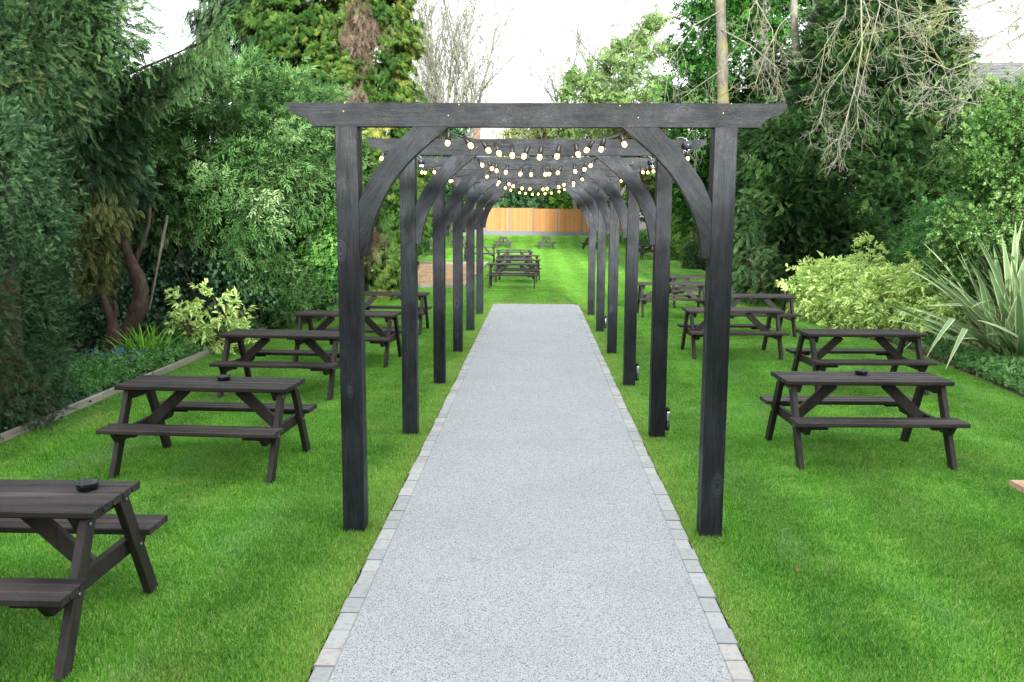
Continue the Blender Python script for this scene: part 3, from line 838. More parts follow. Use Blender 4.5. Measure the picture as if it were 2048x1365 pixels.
def scatter(name, parent, mat, tmpl, pos, d, scale, tint, rng, off=(0, 0, 0), roll=.6, up=(0, 0, 1)):
    tv, tf, tt, tm = tmpl; n = len(pos); m = len(tv)
    R = frames_from(d, np.array(up, float)[None], rng, roll).astype(np.float32)
    V = np.einsum('nij,mj->nmi', R, tv) * np.asarray(scale, np.float32).reshape(-1, 1, 1) + (np.asarray(pos, np.float32) - np.asarray(off, np.float32))[:, None, :]
    F = (tf[None] + (np.arange(n, dtype=np.int32) * m)[:, None, None]).reshape(-1, 3)
    me = mesh_np(name, V.reshape(-1, 3), F)
    attr(me, 'tint', np.clip(np.asarray(tint)[:, None] + tt[None], 0, 1)); attr(me, 'mid', np.tile(tm, n))
    return link(name, me, mat, parent)


def lobe(px, py, Y, rx, rz, ry):
    """an ellipsoid given as seen in the survey: pixel centre and radii at depth Y, depth radius in metres"""
    k = Y / FPX; return (at(px, py, Y), np.array([rx * k, ry, rz * k]))


def shell_points(rng, lobes, n, depth=.35, rough=.16, zmin=.02, cut=.72):
    A = np.array([(r[0] * r[1]) ** 1.6 + (r[0] * r[2]) ** 1.6 + (r[1] * r[2]) ** 1.6 for c, r in lobes]) ** (1 / 1.6)
    P = []; Nn = []; got = 0
    while got < n:
        k = rng.choice(len(lobes), size=n, p=A / A.sum())
        c = np.array([lobes[i][0] for i in k]); r = np.array([lobes[i][1] for i in k])
        u = rng.normal(size=(n, 3)); u /= np.linalg.norm(u, axis=1)[:, None]
        wob = 1 + rough * (np.sin(u[:, 0] * 5 + k * 1.7) * np.sin(u[:, 2] * 6 + k) + .6 * np.sin(u[:, 1] * 9 + u[:, 2] * 11 + k * 2.3))
        f = wob * (1 - depth * rng.random(n) ** 1.7)
        p = c + u * r * f[:, None]
        keep = p[:, 2] > zmin
        for j, (cj, rj) in enumerate(lobes):
            q = np.linalg.norm((p - cj) / rj, axis=1); keep &= (q > cut) | (k == j)
        nn = u / r; nn /= np.linalg.norm(nn, axis=1)[:, None]
        P.append(p[keep]); Nn.append(nn[keep]); got += keep.sum()
    return np.concatenate(P)[:n], np.concatenate(Nn)[:n]


Q = 1.0


def crown(name, parent, mat, tmpl, lobes, n, size, seed, clumps=.12, spread=.22, droop=.0, outw=1.0, rnd=.5, depth=.35, rough=.16, tint=.5, tvar=.2, roll=.6, off=None, zmin=.02, cut=.72, gaps=.0, up=(0, 0, 1), dirv=None):
    """leafy mass: twigs gathered into clumps over the lobes' shells"""
    rng = R_(seed); n = int(n * Q); nc = max(8, int(n * clumps))
    cp, cn = shell_points(rng, lobes, nc, depth, rough, zmin, cut)
    if gaps > 0:
        g = np.sin(cp[:, 0] * 2.3 + seed) * np.sin(cp[:, 2] * 2.9 + seed * 2) + .5 * np.sin(cp[:, 2] * 6.1 + cp[:, 0] * 4.0)
        w = np.where(g < -1 + gaps * 2 - .35, .06, 1.0)
    else: w = np.ones(nc)
    ct = tint + rng.normal(0, tvar, nc); cs = rng.uniform(.7, 1.25, nc)
    k = rng.choice(nc, size=n, p=w / w.sum())
    p = cp[k] + rng.normal(0, spread, (n, 3)) * np.array([1, 1, .8]) * cs[k][:, None]
    p[:, 2] = np.maximum(p[:, 2], zmin + rng.random(n) * .08)
    d = cn[k] * outw + rng.normal(0, rnd, (n, 3)) + np.array([0, 0, -droop])
    if dirv is not None: d += np.array(dirv)
    t = ct[k] + rng.normal(0, .07, n)
    if off is None: off = tuple(parent.location) if parent is not None else (0, 0, 0)
    return scatter(name, parent, mat, tmpl, p, d, size * rng.uniform(.7, 1.25, n), t, rng, off, roll, up)


def mass(name, label, cat, mat, tmpl, lobes, n, size, seed, group=None, kind=None, **kw):
    """a shrub that is one leafy thing with its stems inside as a part"""
    c = np.mean([l[0] for l in lobes], axis=0); base = (float(c[0]), float(c[1]), 0.0)
    t = thing(name, label, cat, base, 0, group)
    crown('foliage', t, mat, tmpl, lobes, n, size, seed, **kw)
    r = random.Random(seed); lines = []
    for i in range(9):
        l = lobes[i % len(lobes)]; e = l[0] + np.array([r.uniform(-.5, .5), r.uniform(-.5, .5), r.uniform(-.1, .5)]) * l[1]
        b = np.array([c[0] + (e[0] - c[0]) * .35, c[1] + (e[1] - c[1]) * .35, -.05]); mdl = (b + e) / 2 + np.array([r.uniform(-.15, .15), r.uniform(-.15, .15), .1])
        lines.append(([b - base, mdl - base, e - base], [.03, .02, .008]))
    tube_obj('stems', lines, M['bark'], t)
    return t


def branchy(out, rng, p, d, L, r, depth, kids, ratio=.62, wig=.18, trop=(0, 0, .05), trop2=None, spread=.75, n=6, rr=.55, rmin=.004, start=.25):
    d = np.array(d, float); d /= np.linalg.norm(d); p = np.array(p, float); pts = [p.copy()]; dirs = []
    for i in range(n):
        f = i / n; tv = np.array(trop) * (1 - f) + np.array(trop2 if trop2 is not None else trop) * f
        d = d + rng.normal(0, wig, 3) / math.sqrt(n) * 1.3 + tv; d /= np.linalg.norm(d); dirs.append(d.copy()); p = p + d * L / n; pts.append(p.copy())
    rad = np.maximum(np.linspace(r, r * rr * .6, n + 1), rmin); out.append((np.array(pts), rad))
    if depth > 0:
        for q in range(kids[0] if isinstance(kids, (list, tuple)) else kids):
            f = start + (1 - start) * (q + rng.random()) / (kids[0] if isinstance(kids, (list, tuple)) else kids)
            i = min(int(f * n), n - 1); b = pts[i] + (pts[i + 1] - pts[i]) * (f * n - i)
            s = np.cross(dirs[i], rng.normal(size=3)); s /= np.linalg.norm(s) + 1e-9
            nd = dirs[i] + s * spread * rng.uniform(.6, 1.3)
            branchy(out, rng, b, nd, L * ratio * rng.uniform(.7, 1.2) * (1.1 - .35 * f), max(r * rr * (1.05 - .5 * f), rmin), depth - 1, kids[1:] if isinstance(kids, (list, tuple)) and len(kids) > 1 else kids, ratio, wig, trop, trop2, spread, max(4, n - 1), rr, rmin, start)


# ---- foliage materials
M['bark'] = bark('shrub_bark', (.05, .035, .022), (.13, .095, .065))
M['yewbark'] = bark('yew_bark', (.028, .018, .012), (.095, .060, .040), 22)
M['greybark'] = bark('pale_grey_bark', (.10, .095, .075), (.22, .21, .175), 12)
M['lichbark'] = bark('lichen_bark', (.07, .064, .048), (.155, .145, .115), 14, (.165, .16, .045))
M['lichtwig'] = bark('lichen_twigs', (.13, .135, .095), (.27, .275, .21), 9, (.22, .235, .095))
M['fartwig'] = bark('far_twigs', (.12, .125, .095), (.23, .24, .18), 5)
M['deadtwig'] = leafmat('dead_brown_foliage', [(0, (.045, .028, .019)), (.5, (.100, .074, .054)), (1, (.20, .155, .118))], .8, .1)
M['f_hedge'] = leafmat('clipped_yew_foliage', [(0, (.008, .022, .010)), (.45, (.022, .054, .022)), (.85, (.055, .10, .042)), (1, (.09, .14, .062))], .5, .15)
M['f_feather'] = leafmat('grey_green_conifer', [(0, (.008, .024, .009)), (.5, (.026, .060, .022)), (.9, (.065, .10, .036)), (1, (.11, .11, .04))], .55, .2)
M['f_spruce'] = leafmat('spruce_needles', [(0, (.011, .032, .011)), (.5, (.030, .070, .022)), (1, (.075, .135, .042))], .5, .25)
M['f_olive'] = leafmat('olive_spray', [(0, (.025, .035, .011)), (.5, (.060, .075, .024)), (1, (.13, .13, .05))], .55, .25)
M['f_budd'] = leafmat('grey_green_leaves', [(0, (.014, .044, .010)), (.45, (.046, .108, .030)), (.8, (.105, .19, .065)), (1, (.20, .29, .13))], .5, .3)
M['f_privet'] = leafmat('bright_green_leaves', [(0, (.014, .055, .009)), (.5, (.045, .14, .022)), (1, (.13, .27, .065))], .45, .3)
M['f_ivy'] = leafmat('ivy_leaves', [(0, (.010, .030, .016)), (.5, (.026, .066, .034)), (.85, (.065, .13, .06)), (1, (.14, .20, .075))], .3, .12, spec=.6)
M['f_gold'] = leafmat('golden_cypress', [(0, (.012, .038, .008)), (.4, (.034, .080, .014)), (.75, (.085, .13, .024)), (1, (.19, .19, .042))], .55, .3)
M['f_weep'] = leafmat('weeping_conifer', [(0, (.008, .020, .009)), (.5, (.019, .040, .017)), (1, (.045, .075, .034))], .55, .2)
M['f_yew'] = leafmat('dark_yew', [(0, (.004, .013, .004)), (.4, (.012, .034, .009)), (.75, (.033, .076, .019)), (1, (.075, .12, .028))], .5, .15)
M['f_haw'] = leafmat('hawthorn_leaves', [(0, (.018, .055, .010)), (.5, (.060, .130, .030)), (1, (.15, .25, .085))], .45, .3)
M['f_fresh'] = leafmat('fresh_spring_leaves', [(0, (.045, .085, .024)), (.5, (.09, .155, .045)), (1, (.165, .24, .085))], .5, .4)
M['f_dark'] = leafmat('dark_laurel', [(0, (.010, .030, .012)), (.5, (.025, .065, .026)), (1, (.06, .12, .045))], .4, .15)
M['f_laurel'] = leafmat('laurel_leaves', [(0, (.030, .085, .014)), (.5, (.075, .17, .028)), (1, (.20, .31, .06))], .4, .3)
M['f_hazel'] = leafmat('olive_far_leaves', [(0, (.08, .11, .03)), (.5, (.15, .19, .06)), (1, (.25, .28, .11))], .5, .35)
M['f_aucuba'] = leafmat('spotted_laurel', [(0, (.038, .15, .02)), (.5, (.105, .28, .04)), (1, (.25, .40, .09))], .4, .3, mid=((.78, .90, .36), .36, .80, 1.0))
M['f_ground'] = leafmat('low_green_leaves', [(0, (.026, .085, .020)), (.5, (.065, .17, .045)), (1, (.14, .27, .09))], .45, .3)
M['f_strap'] = leafmat('strap_leaves', [(0, (.06, .18, .015)), (.5, (.12, .29, .025)), (1, (.22, .40, .06))], .4, .35)
M['f_phorm'] = leafmat('variegated_flax', [(0, (.08, .155, .07)), (.5, (.15, .25, .12)), (1, (.24, .34, .19))], .38, .25, mid=((.80, .80, .46), .74, .84, .2), spec=.5)
M['petal'] = plain('blue_petals', (.16, .25, .72), .6)

YEW, BROAD, NARROW = t_yew(9, .28, .072), t_broad(), t_broad(9, .42, .11, 50, 8, .2)
ROUND, FAN, TASS, IVY = t_broad(9, .30, .22, 65, 9, .08), t_fan(12, .5, .065), t_tassel(12, 4, .07, .32), t_single()
AUC = t_broad(9, .62, .30, 72, 12, .28, .12, True); TWG = t_twiggy(7, 6, .012)
COARSE = t_broad(6, .55, .30, 60, 14)

# ------------------------------------------------------------ left side
t = thing('clipped_yew_hedge', 'dense blue-green clipped yew hedge at the left frame edge', 'hedge', (-5.7, 8.9, 0))
L = [lobe(5, 610, 9.2, 112, 250, .75), lobe(15, 420, 9.4, 108, 190, .8), lobe(-120, 600, 8.5, 130, 260, .9), lobe(-90, 330, 8.8, 150, 140, .9), lobe(-320, 600, 7.6, 150, 330, 1.0), lobe(30, 770, 9.0, 85, 90, .6)]
crown('foliage', t, M['f_hedge'], YEW, L, 42000, .068, 21, clumps=.08, spread=.09, rnd=.75, depth=.12, rough=.05, tint=.42, tvar=.17)
crown('bare_twigs', t, M['deadtwig'], TWG, [lobe(15, 785, 8.9, 75, 60, .4), lobe(-90, 760, 8.5, 100, 80, .5)], 700, .17, 22, clumps=.3, spread=.10, rnd=.9, depth=.2, tint=.30)
crown('ivy', t, M['f_ivy'], IVY, [(np.array([-5.55, 8.7, .05]), np.array([.35, 1.6, .22]))], 2600, .05, 23, clumps=.2, spread=.08, rnd=.6, tint=.55, zmin=.03)

t = thing('feathery_conifer', 'tall grey-green feathery conifer above the clipped hedge, top left', 'conifer tree', (-6.6, 10.8, 0))
tube_obj('trunk', [([(0, 0, -.1), (.05, 0, 2.5), (-.05, .1, 5), (0, 0, 8)], [.22, .19, .15, .06])], M['yewbark'], t)
L = [lobe(-20, 130, 10.6, 175, 150, 1.2), lobe(85, 100, 10.9, 72, 100, .9), lobe(112, 0, 11, 58, 80, .8), lobe(30, -80, 11, 150, 130, 1.3), lobe(75, 205, 10.7, 75, 65, .8), lobe(-150, 200, 10, 200, 200, 1.2), lobe(20, 60, 11.2, 150, 160, 1.0)]
crown('foliage', t, M['f_feather'], t_yew(10, .23, .050, 18), L + [lobe(0, 110, 12, 190, 190, .8), lobe(100, 60, 12, 110, 150, .6)], 62000, .105, 31, clumps=.07, spread=.12, droop=.35, rnd=.55, depth=.3, tint=.42, tvar=.2)
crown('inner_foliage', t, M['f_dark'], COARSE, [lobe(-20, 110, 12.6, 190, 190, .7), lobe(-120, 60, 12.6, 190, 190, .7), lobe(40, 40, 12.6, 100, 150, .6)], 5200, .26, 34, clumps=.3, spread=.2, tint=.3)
crown('shoots', t, M['f_spruce'], TASS, [lobe(225, 60, 11.3, 40, 75, .5), lobe(190, 30, 11.2, 50, 70, .5)], 900, .16, 32, clumps=.12, spread=.13, droop=.5, rnd=.5, tint=.5, dirv=(.5, 0, -.1))

# spruce with a long branch reaching over the shrubs
t = thing('spruce', 'spruce tree with one long drooping branch reaching right, upper left', 'conifer tree', (-8.8, 13.2, 0))
rng = R_(41); lines = [(np.array([(0, 0, -.1), (0, 0, 3), (0, 0, 7)]), np.array([.18, .15, .08]))]
FEA = t_yew(11, .22, .046, 19)
BR = [at(40, 215, 13), at(150, 182, 13), at(235, 158, 13), at(320, 122, 13), at(400, 86, 13), at(448, 34, 13)]
lines.append((np.array(BR) - np.array([-8.8, 13.2, 0]), np.array([.045, .034, .026, .018, .011, .005])))
P = []; D = []
seg = np.array(BR)
for f in np.linspace(.12, 1, 90):
    i = min(int(f * 5), 4); p = seg[i] + (seg[i + 1] - seg[i]) * (f * 5 - i)
    for s in range(2):
        hang = .62 * math.sin(min(1, .15 + f * 1.0) * PI * .86) ** .7 * rng.uniform(.35, 1.1) if f < .93 else .16
        sd = rng.normal(0, .28); n = max(2, int(hang / .055)); q = p.copy(); pts = [q.copy()]
        for j in range(n):
            q = q + np.array([.018 + .035 * rng.random(), sd * .045 * (1 - j / n), -.052 if j > 0 else -.015]); pts.append(q.copy())
            for w in range(2): P.append(q + rng.normal(0, .012, 3)); D.append(np.array([.30 + rng.normal(0, .3), rng.normal(0, .35) + sd * .3, -1.0]))
        if len(pts) > 2: lines.append((np.array(pts) - np.array([-8.8, 13.2, 0]), np.full(len(pts), .0035)))
for f in np.linspace(.72, 1, 34):
    i = min(int(f * 5), 4); p = seg[i] + (seg[i + 1] - seg[i]) * (f * 5 - i)
    for s in (-1, 1):
        P.append(p); D.append(np.array([.9, s * .9, .35]))
tube_obj('trunk', lines, M['yewbark'], t)
scatter('foliage', t, M['f_spruce'], TASS, np.array(P), np.array(D), rng.uniform(.10, .19, len(P)), rng.normal(.45, .15, len(P)), rng, (-8.8, 13.2, 0), 1.0)
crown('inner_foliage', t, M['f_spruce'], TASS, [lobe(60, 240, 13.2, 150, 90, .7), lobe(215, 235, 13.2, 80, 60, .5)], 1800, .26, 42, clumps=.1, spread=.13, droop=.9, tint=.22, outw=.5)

# old yew with crooked stems
t = thing('crooked_tree', 'old tree with crooked brown stems rising from the left bed', 'tree', (-6.55, 13.6, 0))
o = np.array([-6.55, 13.6, 0])
def pl(L, Y): return np.array([at(a, b, Y) for a, b in L]) - o
tube_obj('trunk', [
    (pl([(222, 730), (244, 680), (272, 630), (282, 578), (262, 525), (242, 470), (246, 420), (250, 370), (235, 320)], 13.6), np.array([.17, .14, .125, .115, .09, .075, .06, .05, .035])),
    (pl([(226, 715), (228, 670), (222, 635), (210, 600), (198, 560), (192, 500), (205, 440), (196, 380)], 13.4), np.array([.13, .10, .08, .065, .055, .05, .045, .03])),
    (pl([(222, 650), (232, 620), (228, 600)], 13.4), np.array([.05, .035, .02])),
    (pl([(262, 540), (280, 500), (296, 455), (300, 410)], 13.7), np.array([.05, .04, .03, .02])),
    (pl([(225, 470), (210, 440), (206, 400)], 13.5), np.array([.05, .05, .04]))], M['yewbark'], t, sides=10, soft=True)
crown('foliage', t, M['f_olive'], YEW, [lobe(180, 510, 12.6, 34, 75, .4), lobe(205, 430, 12.8, 42, 45, .4), lobe(170, 400, 12.5, 50, 60, .5)], 2400, .13, 52, clumps=.08, spread=.09, droop=1.2, tint=.4, outw=.4)
crown('upper_foliage', t, M['f_hedge'], YEW, [lobe(190, 330, 13, 75, 75, .7), lobe(150, 300, 12.4, 80, 80, .6), lobe(240, 400, 13.8, 60, 60, .5)], 3400, .17, 53, clumps=.08, spread=.13, droop=.5, tint=.42)

# cut stake
mb = MB(); a, b = at(335, 432, 14.0), at(298, 620, 14.3); mb.bar(a, b, .034, .034, ch=.006)
tag(mb.build('garden_stake', M['kerbwood']), 'pale cut wooden stake leaning in the ivy, left shrubs', 'stake')

# grey-green tall shrub
L = [lobe(300, 330, 15.5, 95, 120, 1.1), lobe(400, 260, 16.5, 120, 100, 1.3), lobe(470, 210, 17.5, 110, 75, 1.2), lobe(560, 255, 17.5, 115, 95, 1.3), lobe(500, 330, 16.5, 130, 110, 1.3), lobe(610, 330, 18, 90, 100, 1.2), lobe(360, 390, 15.5, 110, 80, 1.0), lobe(470, 420, 16, 90, 80, .9), lobe(270, 260, 16.5, 70, 60, 1)]
mass('grey_green_shrub', 'large grey-green lance-leaved shrub filling the left side', 'shrub', M['f_budd'], NARROW, L, 15000, .26, 61, clumps=.06, spread=.17, rnd=.6, droop=.15, depth=.4, tint=.45, tvar=.20, gaps=.22)
L = [lobe(400, 560, 16.3, 120, 90, .9), lobe(330, 480, 16, 90, 90, .8), lobe(260, 600, 15.2, 110, 100, .8), lobe(430, 470, 17, 110, 90, .8), lobe(200, 640, 14.4, 70, 90, .6), lobe(560, 560, 18.5, 120, 70, .8)]
mass('ivy_thicket', 'dark glossy ivy thicket under the left shrubs', 'ivy', M['f_ivy'], IVY, L, 21000, .075, 62, clumps=.06, spread=.13, rnd=.7, depth=.25, tint=.56, tvar=.2, droop=.5, roll=.4)
L = [lobe(600, 400, 18.6, 80, 100, 1.0), lobe(640, 480, 18.8, 55, 90, .9), lobe(560, 480, 18, 70, 80, .9), lobe(590, 560, 18.3, 75, 60, .8), lobe(655, 340, 19.5, 45, 60, .8), lobe(660, 420, 19, 45, 70, .8)]
mass('bright_green_shrub', 'bright green small-leaved shrub left of the first post', 'shrub', M['f_privet'], ROUND, L, 11000, .17, 63, clumps=.06, spread=.14, rnd=.6, tint=.45, tvar=.18, gaps=.2)
L = [lobe(500, 540, 16.7, 80, 60, .7), lobe(560, 590, 17.2, 65, 42, .6), lobe(470, 500, 16.5, 60, 50, .6)]
mass('small_grey_shrub', 'smaller dull green shrub low behind the third left table', 'shrub', M['f_budd'], BROAD, L, 4200, .17, 64, clumps=.07, spread=.11, rnd=.6, tint=.35, tvar=.14)

# far left backing hedge
L = [(np.array([-9.2, y, 1.7 + .3 * math.sin(y)]), np.array([1.2, 2.3, 2.1 + .3 * math.sin(y * 1.7)])) for y in (9, 12, 15, 18, 21, 24.5, 28)]
mass('boundary_hedge', 'dark evergreen boundary hedge behind the left shrubs', 'hedge', M['f_dark'], COARSE, L, 15000, .24, 65, clumps=.08, spread=.22, tint=.35)

# yellow spotted laurel in the left bed
L = [lobe(380, 645, 13.9, 36, 34, .35), lobe(430, 630, 14.2, 44, 32, .35), lobe(368, 608, 14, 20, 20, .25), lobe(450, 665, 14, 42, 22, .3), lobe(415, 598, 14.2, 18, 18, .2), lobe(482, 630, 14.6, 14, 24, .2)]
mass('spotted_laurel', 'small yellow spotted laurel at the edge of the left bed', 'shrub', M['f_aucuba'], AUC, L, 135, .18, 66, clumps=.4, spread=.06, rnd=.6, tint=.45, tvar=.18, zmin=.15)

# strap-leaved clump, flowers, low plants
def straps(name, label, cat, c, n, Lr, W, mat, seed, spread=.12, lean=.5, midedge=False, bend=1.0, seg=7, leanmin=.08, folds=0.0):
    rng = R_(seed); V = []; F = []; Tn = []; Md = []
    for i in range(n):
        a = rng.uniform(0, 2 * PI); b = np.array([rng.normal(0, spread), rng.normal(0, spread), .0]); L = rng.uniform(*Lr)
        th = rng.uniform(leanmin, lean); h = np.array([math.cos(a), math.sin(a), 0]); s = np.array([-math.sin(a), math.cos(a), 0])
        tw = rng.normal(0, .35); s = s * math.cos(tw) + np.array([0, 0, 1]) * math.sin(tw) * .6
        p = b.copy(); w0 = W * rng.uniform(.75, 1.2); cur = bend * rng.uniform(.3, 1.1) / seg; base = len(V); t = rng.normal(.5, .2)
        fold = rng.integers(3, seg) if rng.random() < folds else -1
        for j in range(seg + 1):
            u = j / seg; w = w0 * min(1, .55 + 1.6 * u) * (1 - max(0, u - .55) ** 1.6 * 3.4) if u < .98 else .002
            w = max(w, .002); d = h * math.sin(th) + np.array([0, 0, 1]) * math.cos(th)
            nrm = np.cross(s, d)
            V += [p - s * w / 2, p + nrm * (-.12 * w), p + s * w / 2]; Tn += [t, t, t]; Md += [1, 0, 1]
            p = p + d * L / seg; th += cur * (.4 + 1.3 * u) + (1.15 if j == fold else 0)
            if p[2] < .03: p[2] = .03
        for j in range(seg):
            k = base + 3 * j; F += [(k, k + 1, k + 4, k + 3), (k + 1, k + 2, k + 5, k + 4)]
    t = thing(name, label, cat, c)
    me = mesh_np('leaves', V, np.array(F)); attr(me, 'tint', np.clip(Tn, 0, 1)); attr(me, 'mid', Md); link('leaves', me, mat, t)
    MB().lathe([(spread * 1.5, -.03), (spread * 1.2, .05), (spread * .6, .12), (0, .15)], 10).build('crown_base', M['bark'], t)
    return t
straps('strap_leaf_clump', 'bright green strap-leaved clump in the left bed by the crooked tree', 'plant', (-5.75, 12.9, .0), 90, (.45, .75), .026, M['f_strap'], 71, .14, .75, bend=1.1)
def lowcover(name, label, cat, tmpl, mat, P, size, seed, tint=.5, kind='stuff', up=.9):
    rng = R_(seed); n = len(P); d = rng.normal(0, .6, (n, 3)) + np.array([0, 0, up])
    o = scatter(name, None, mat, tmpl, P, d, size * rng.uniform(.6, 1.3, n), rng.normal(tint, .2, n), rng, (0, 0, 0), 1.0)
    return tag(o, label, cat, kind=kind)
rng = R_(72)
def strip(n, y0, y1, xf, zs=.1):
    y = rng.uniform(y0, y1, n); u = rng.random(n); x = np.array([xf(a)[0] + (xf(a)[1] - xf(a)[0]) * b for a, b in zip(y, u)]); return np.stack([x, y, rng.random(n) ** 1.5 * zs + .01], 1)
lowcover('leafy_ground_cover', 'low green leafy ground cover along the left edging boards', 'ground cover', BROAD, M['f_ground'], strip(2600, 10.2, 15.5, lambda y: (-6.2, -5.27), .16), .17, 73, .45)
lowcover('ivy_ground_cover', 'dark ivy ground cover between hedge and left edging boards', 'ground cover', IVY, M['f_ivy'], strip(9000, 6.5, 14.0, lambda y: (-7.0, -5.26), .10), .06, 74, .5)
lowcover('geranium_ground_cover', 'fine light green ground cover at the far end of the left bed', 'ground cover', ROUND, M['f_ground'], strip(2600, 15.0, 21.0, lambda y: (-6.2, -5.25), .22), .15, 75, .6)
for i, (x, y, l) in enumerate([(-5.85, 12.2, 'blue forget-me-not flowers beside the strap-leaved clump'), (-5.62, 12.0, 'blue forget-me-not flowers nearest the edging board'), (-6.15, 12.1, 'blue forget-me-not flowers near the crooked tree stems')]):
    t = thing('forget_me_not', l, 'flowers', (x, y, 0), 0, 'blue flowers in the left bed'); r = R_(80 + i)
    scatter('leaves', t, M['f_ground'], BROAD, np.c_[r.normal(0, .10, (40, 2)), r.uniform(.02, .2, 40)], r.normal(0, .5, (40, 3)) + [0, 0, .7], np.full(40, .14), r.normal(.5, .15, 40), r)
    mb = MB()
    for k in range(26):
        px, py, pz = r.normal(0, .11), r.normal(0, .11), r.uniform(.22, .36); q = []
        for j in range(5):
            a = 2 * PI * j / 5; ca, sa = math.cos(a), math.sin(a); e = .007
            mb.add([(px, py, pz), (px + e * (ca - .6 * sa), py - .005, pz + e * (sa + .6 * ca)), (px + e * 1.7 * ca, py - .006, pz + e * 1.7 * sa), (px + e * (ca + .6 * sa), py - .005, pz + e * (sa - .6 * ca))], [(0, 1, 2, 3)])
    mb.build('petals', M['petal'], t)

# golden conifer
t = thing('golden_conifer', 'tall golden-green cypress behind the left posts with a dead brown streak', 'conifer tree', (-4.95, 24.6, 0))
tube_obj('trunk', [([(0, 0, -.1), (.05, .1, 3), (-.05, 0, 7), (.05, 0, 12)], [.30, .26, .2, .08])], M['yewbark'], t)
Y = 24.5
GL = [lobe(600, 60, Y, 95, 75, 1.3), lobe(575, 150, Y - .3, 70, 60, 1.1), lobe(660, 160, Y - .6, 85, 70, 1.1), lobe(640, 10, Y, 110, 90, 1.4), lobe(760, 90, Y + .4, 52, 75, 1.3), lobe(775, 175, Y + .4, 55, 60, 1.2), lobe(680, -90, Y, 110, 100, 1.5), lobe(770, 10, Y + .4, 45, 70, 1.2),
      lobe(610, 250, Y - .4, 85, 60, 1.0), lobe(740, 270, Y - .8, 85, 70, 1.1), lobe(790, 360, Y - .6, 70, 80, 1.1), lobe(800, 450, Y - .4, 60, 70, 1.0), lobe(760, 540, Y - 1.2, 60, 60, .9), lobe(720, 430, Y - .8, 50, 90, .9), lobe(820, 280, Y, 45, 60, 1)]
crown('foliage', t, M['f_gold'], FAN, GL, 15000, .30, 91, clumps=.045, spread=.17, droop=.85, rnd=.4, depth=.32, rough=.2, tint=.40, tvar=.2, gaps=.25, up=(0, 0, 1))
crown('dead_foliage', t, M['deadtwig'], t_tassel(9, 17, .03, .36), [lobe(725, 40, Y - 1.0, 26, 70, .35), lobe(712, 110, Y - 1.15, 24, 45, .3), lobe(700, 200, Y - 1.5, 30, 22, .3), lobe(685, 520, Y - 2.2, 42, 50, .5), lobe(665, 585, Y - 2.6, 35, 26, .4), lobe(730, 480, Y - 1.6, 28, 50, .4), lobe(650, 460, Y - 1.6, 30, 60, .4)], 3800, .24, 92, clumps=.10, spread=.12, droop=1.5, outw=.35, tint=.36)

t = thing('weeping_conifer', 'dark weeping conifer against the sky behind the golden one, upper left', 'conifer tree', (-10.2, 32, 0))
tube_obj('trunk', [([(0, 0, -.1), (0, .1, 6), (.1, 0, 11), (0, 0, 16)], [.32, .26, .18, .05])], M['yewbark'], t)
Y = 32
L = [lobe(440, 55, Y, 48, 42, 1.6), lobe(490, 110, Y, 70, 60, 1.8), lobe(515, 30, Y, 70, 80, 2), lobe(475, -60, Y, 80, 80, 2), lobe(530, 150, Y, 60, 60, 1.7), lobe(560, -40, Y, 80, 100, 2), lobe(590, 230, Y, 90, 60, 2)]
crown('foliage', t, M['f_weep'], TASS, L, 7000, .40, 101, clumps=.04, spread=.20, droop=1.4, outw=.6, rnd=.4, depth=.5, rough=.25, tint=.45, tvar=.2, gaps=.42)
rng = R_(102); ln = []
for i in range(12):
    e = at(rng.uniform(350, 560), rng.uniform(-60, 170), 32); b = np.array([-10.2, 32, e[2] + 1.2 - rng.random()]); o = np.array([-10.2, 32, 0])
    ln.append((np.array([b - o, (b + e) / 2 + [0, 0, .4] - o, e - o]), np.array([.07, .05, .015])))
tube_obj('limbs', ln, M['yewbark'], t)

# shrubs at the left of the far lawn
mass('silvery_shrub', 'rounded silvery shrub at the left edge of the far lawn', 'shrub', M['f_budd'], NARROW, [lobe(838, 485, 50, 26, 26, 1.0), lobe(820, 455, 51, 25, 30, 1.1)], 1500, .30, 111, clumps=.1, spread=.16, tint=.8, tvar=.1)
mass('pale_conifer_shrub', 'pale green feathery shrub behind the silvery one on the far left', 'shrub', M['f_feather'], TASS, [lobe(850, 440, 55, 32, 45, 1.4), lobe(815, 420, 56, 40, 60, 1.5)], 1600, .5, 112, clumps=.1, spread=.2, tint=.72, tvar=.15, droop=.5)
mass('dark_holly', 'dark evergreen between the left posts in front of the fence end', 'tree', M['f_dark'], COARSE, [lobe(880, 380, 60, 42, 70, 2), lobe(925, 370, 72, 40, 55, 2), lobe(870, 300, 62, 60, 60, 2)], 2600, .5, 113, clumps=.08, spread=.3, tint=.4)

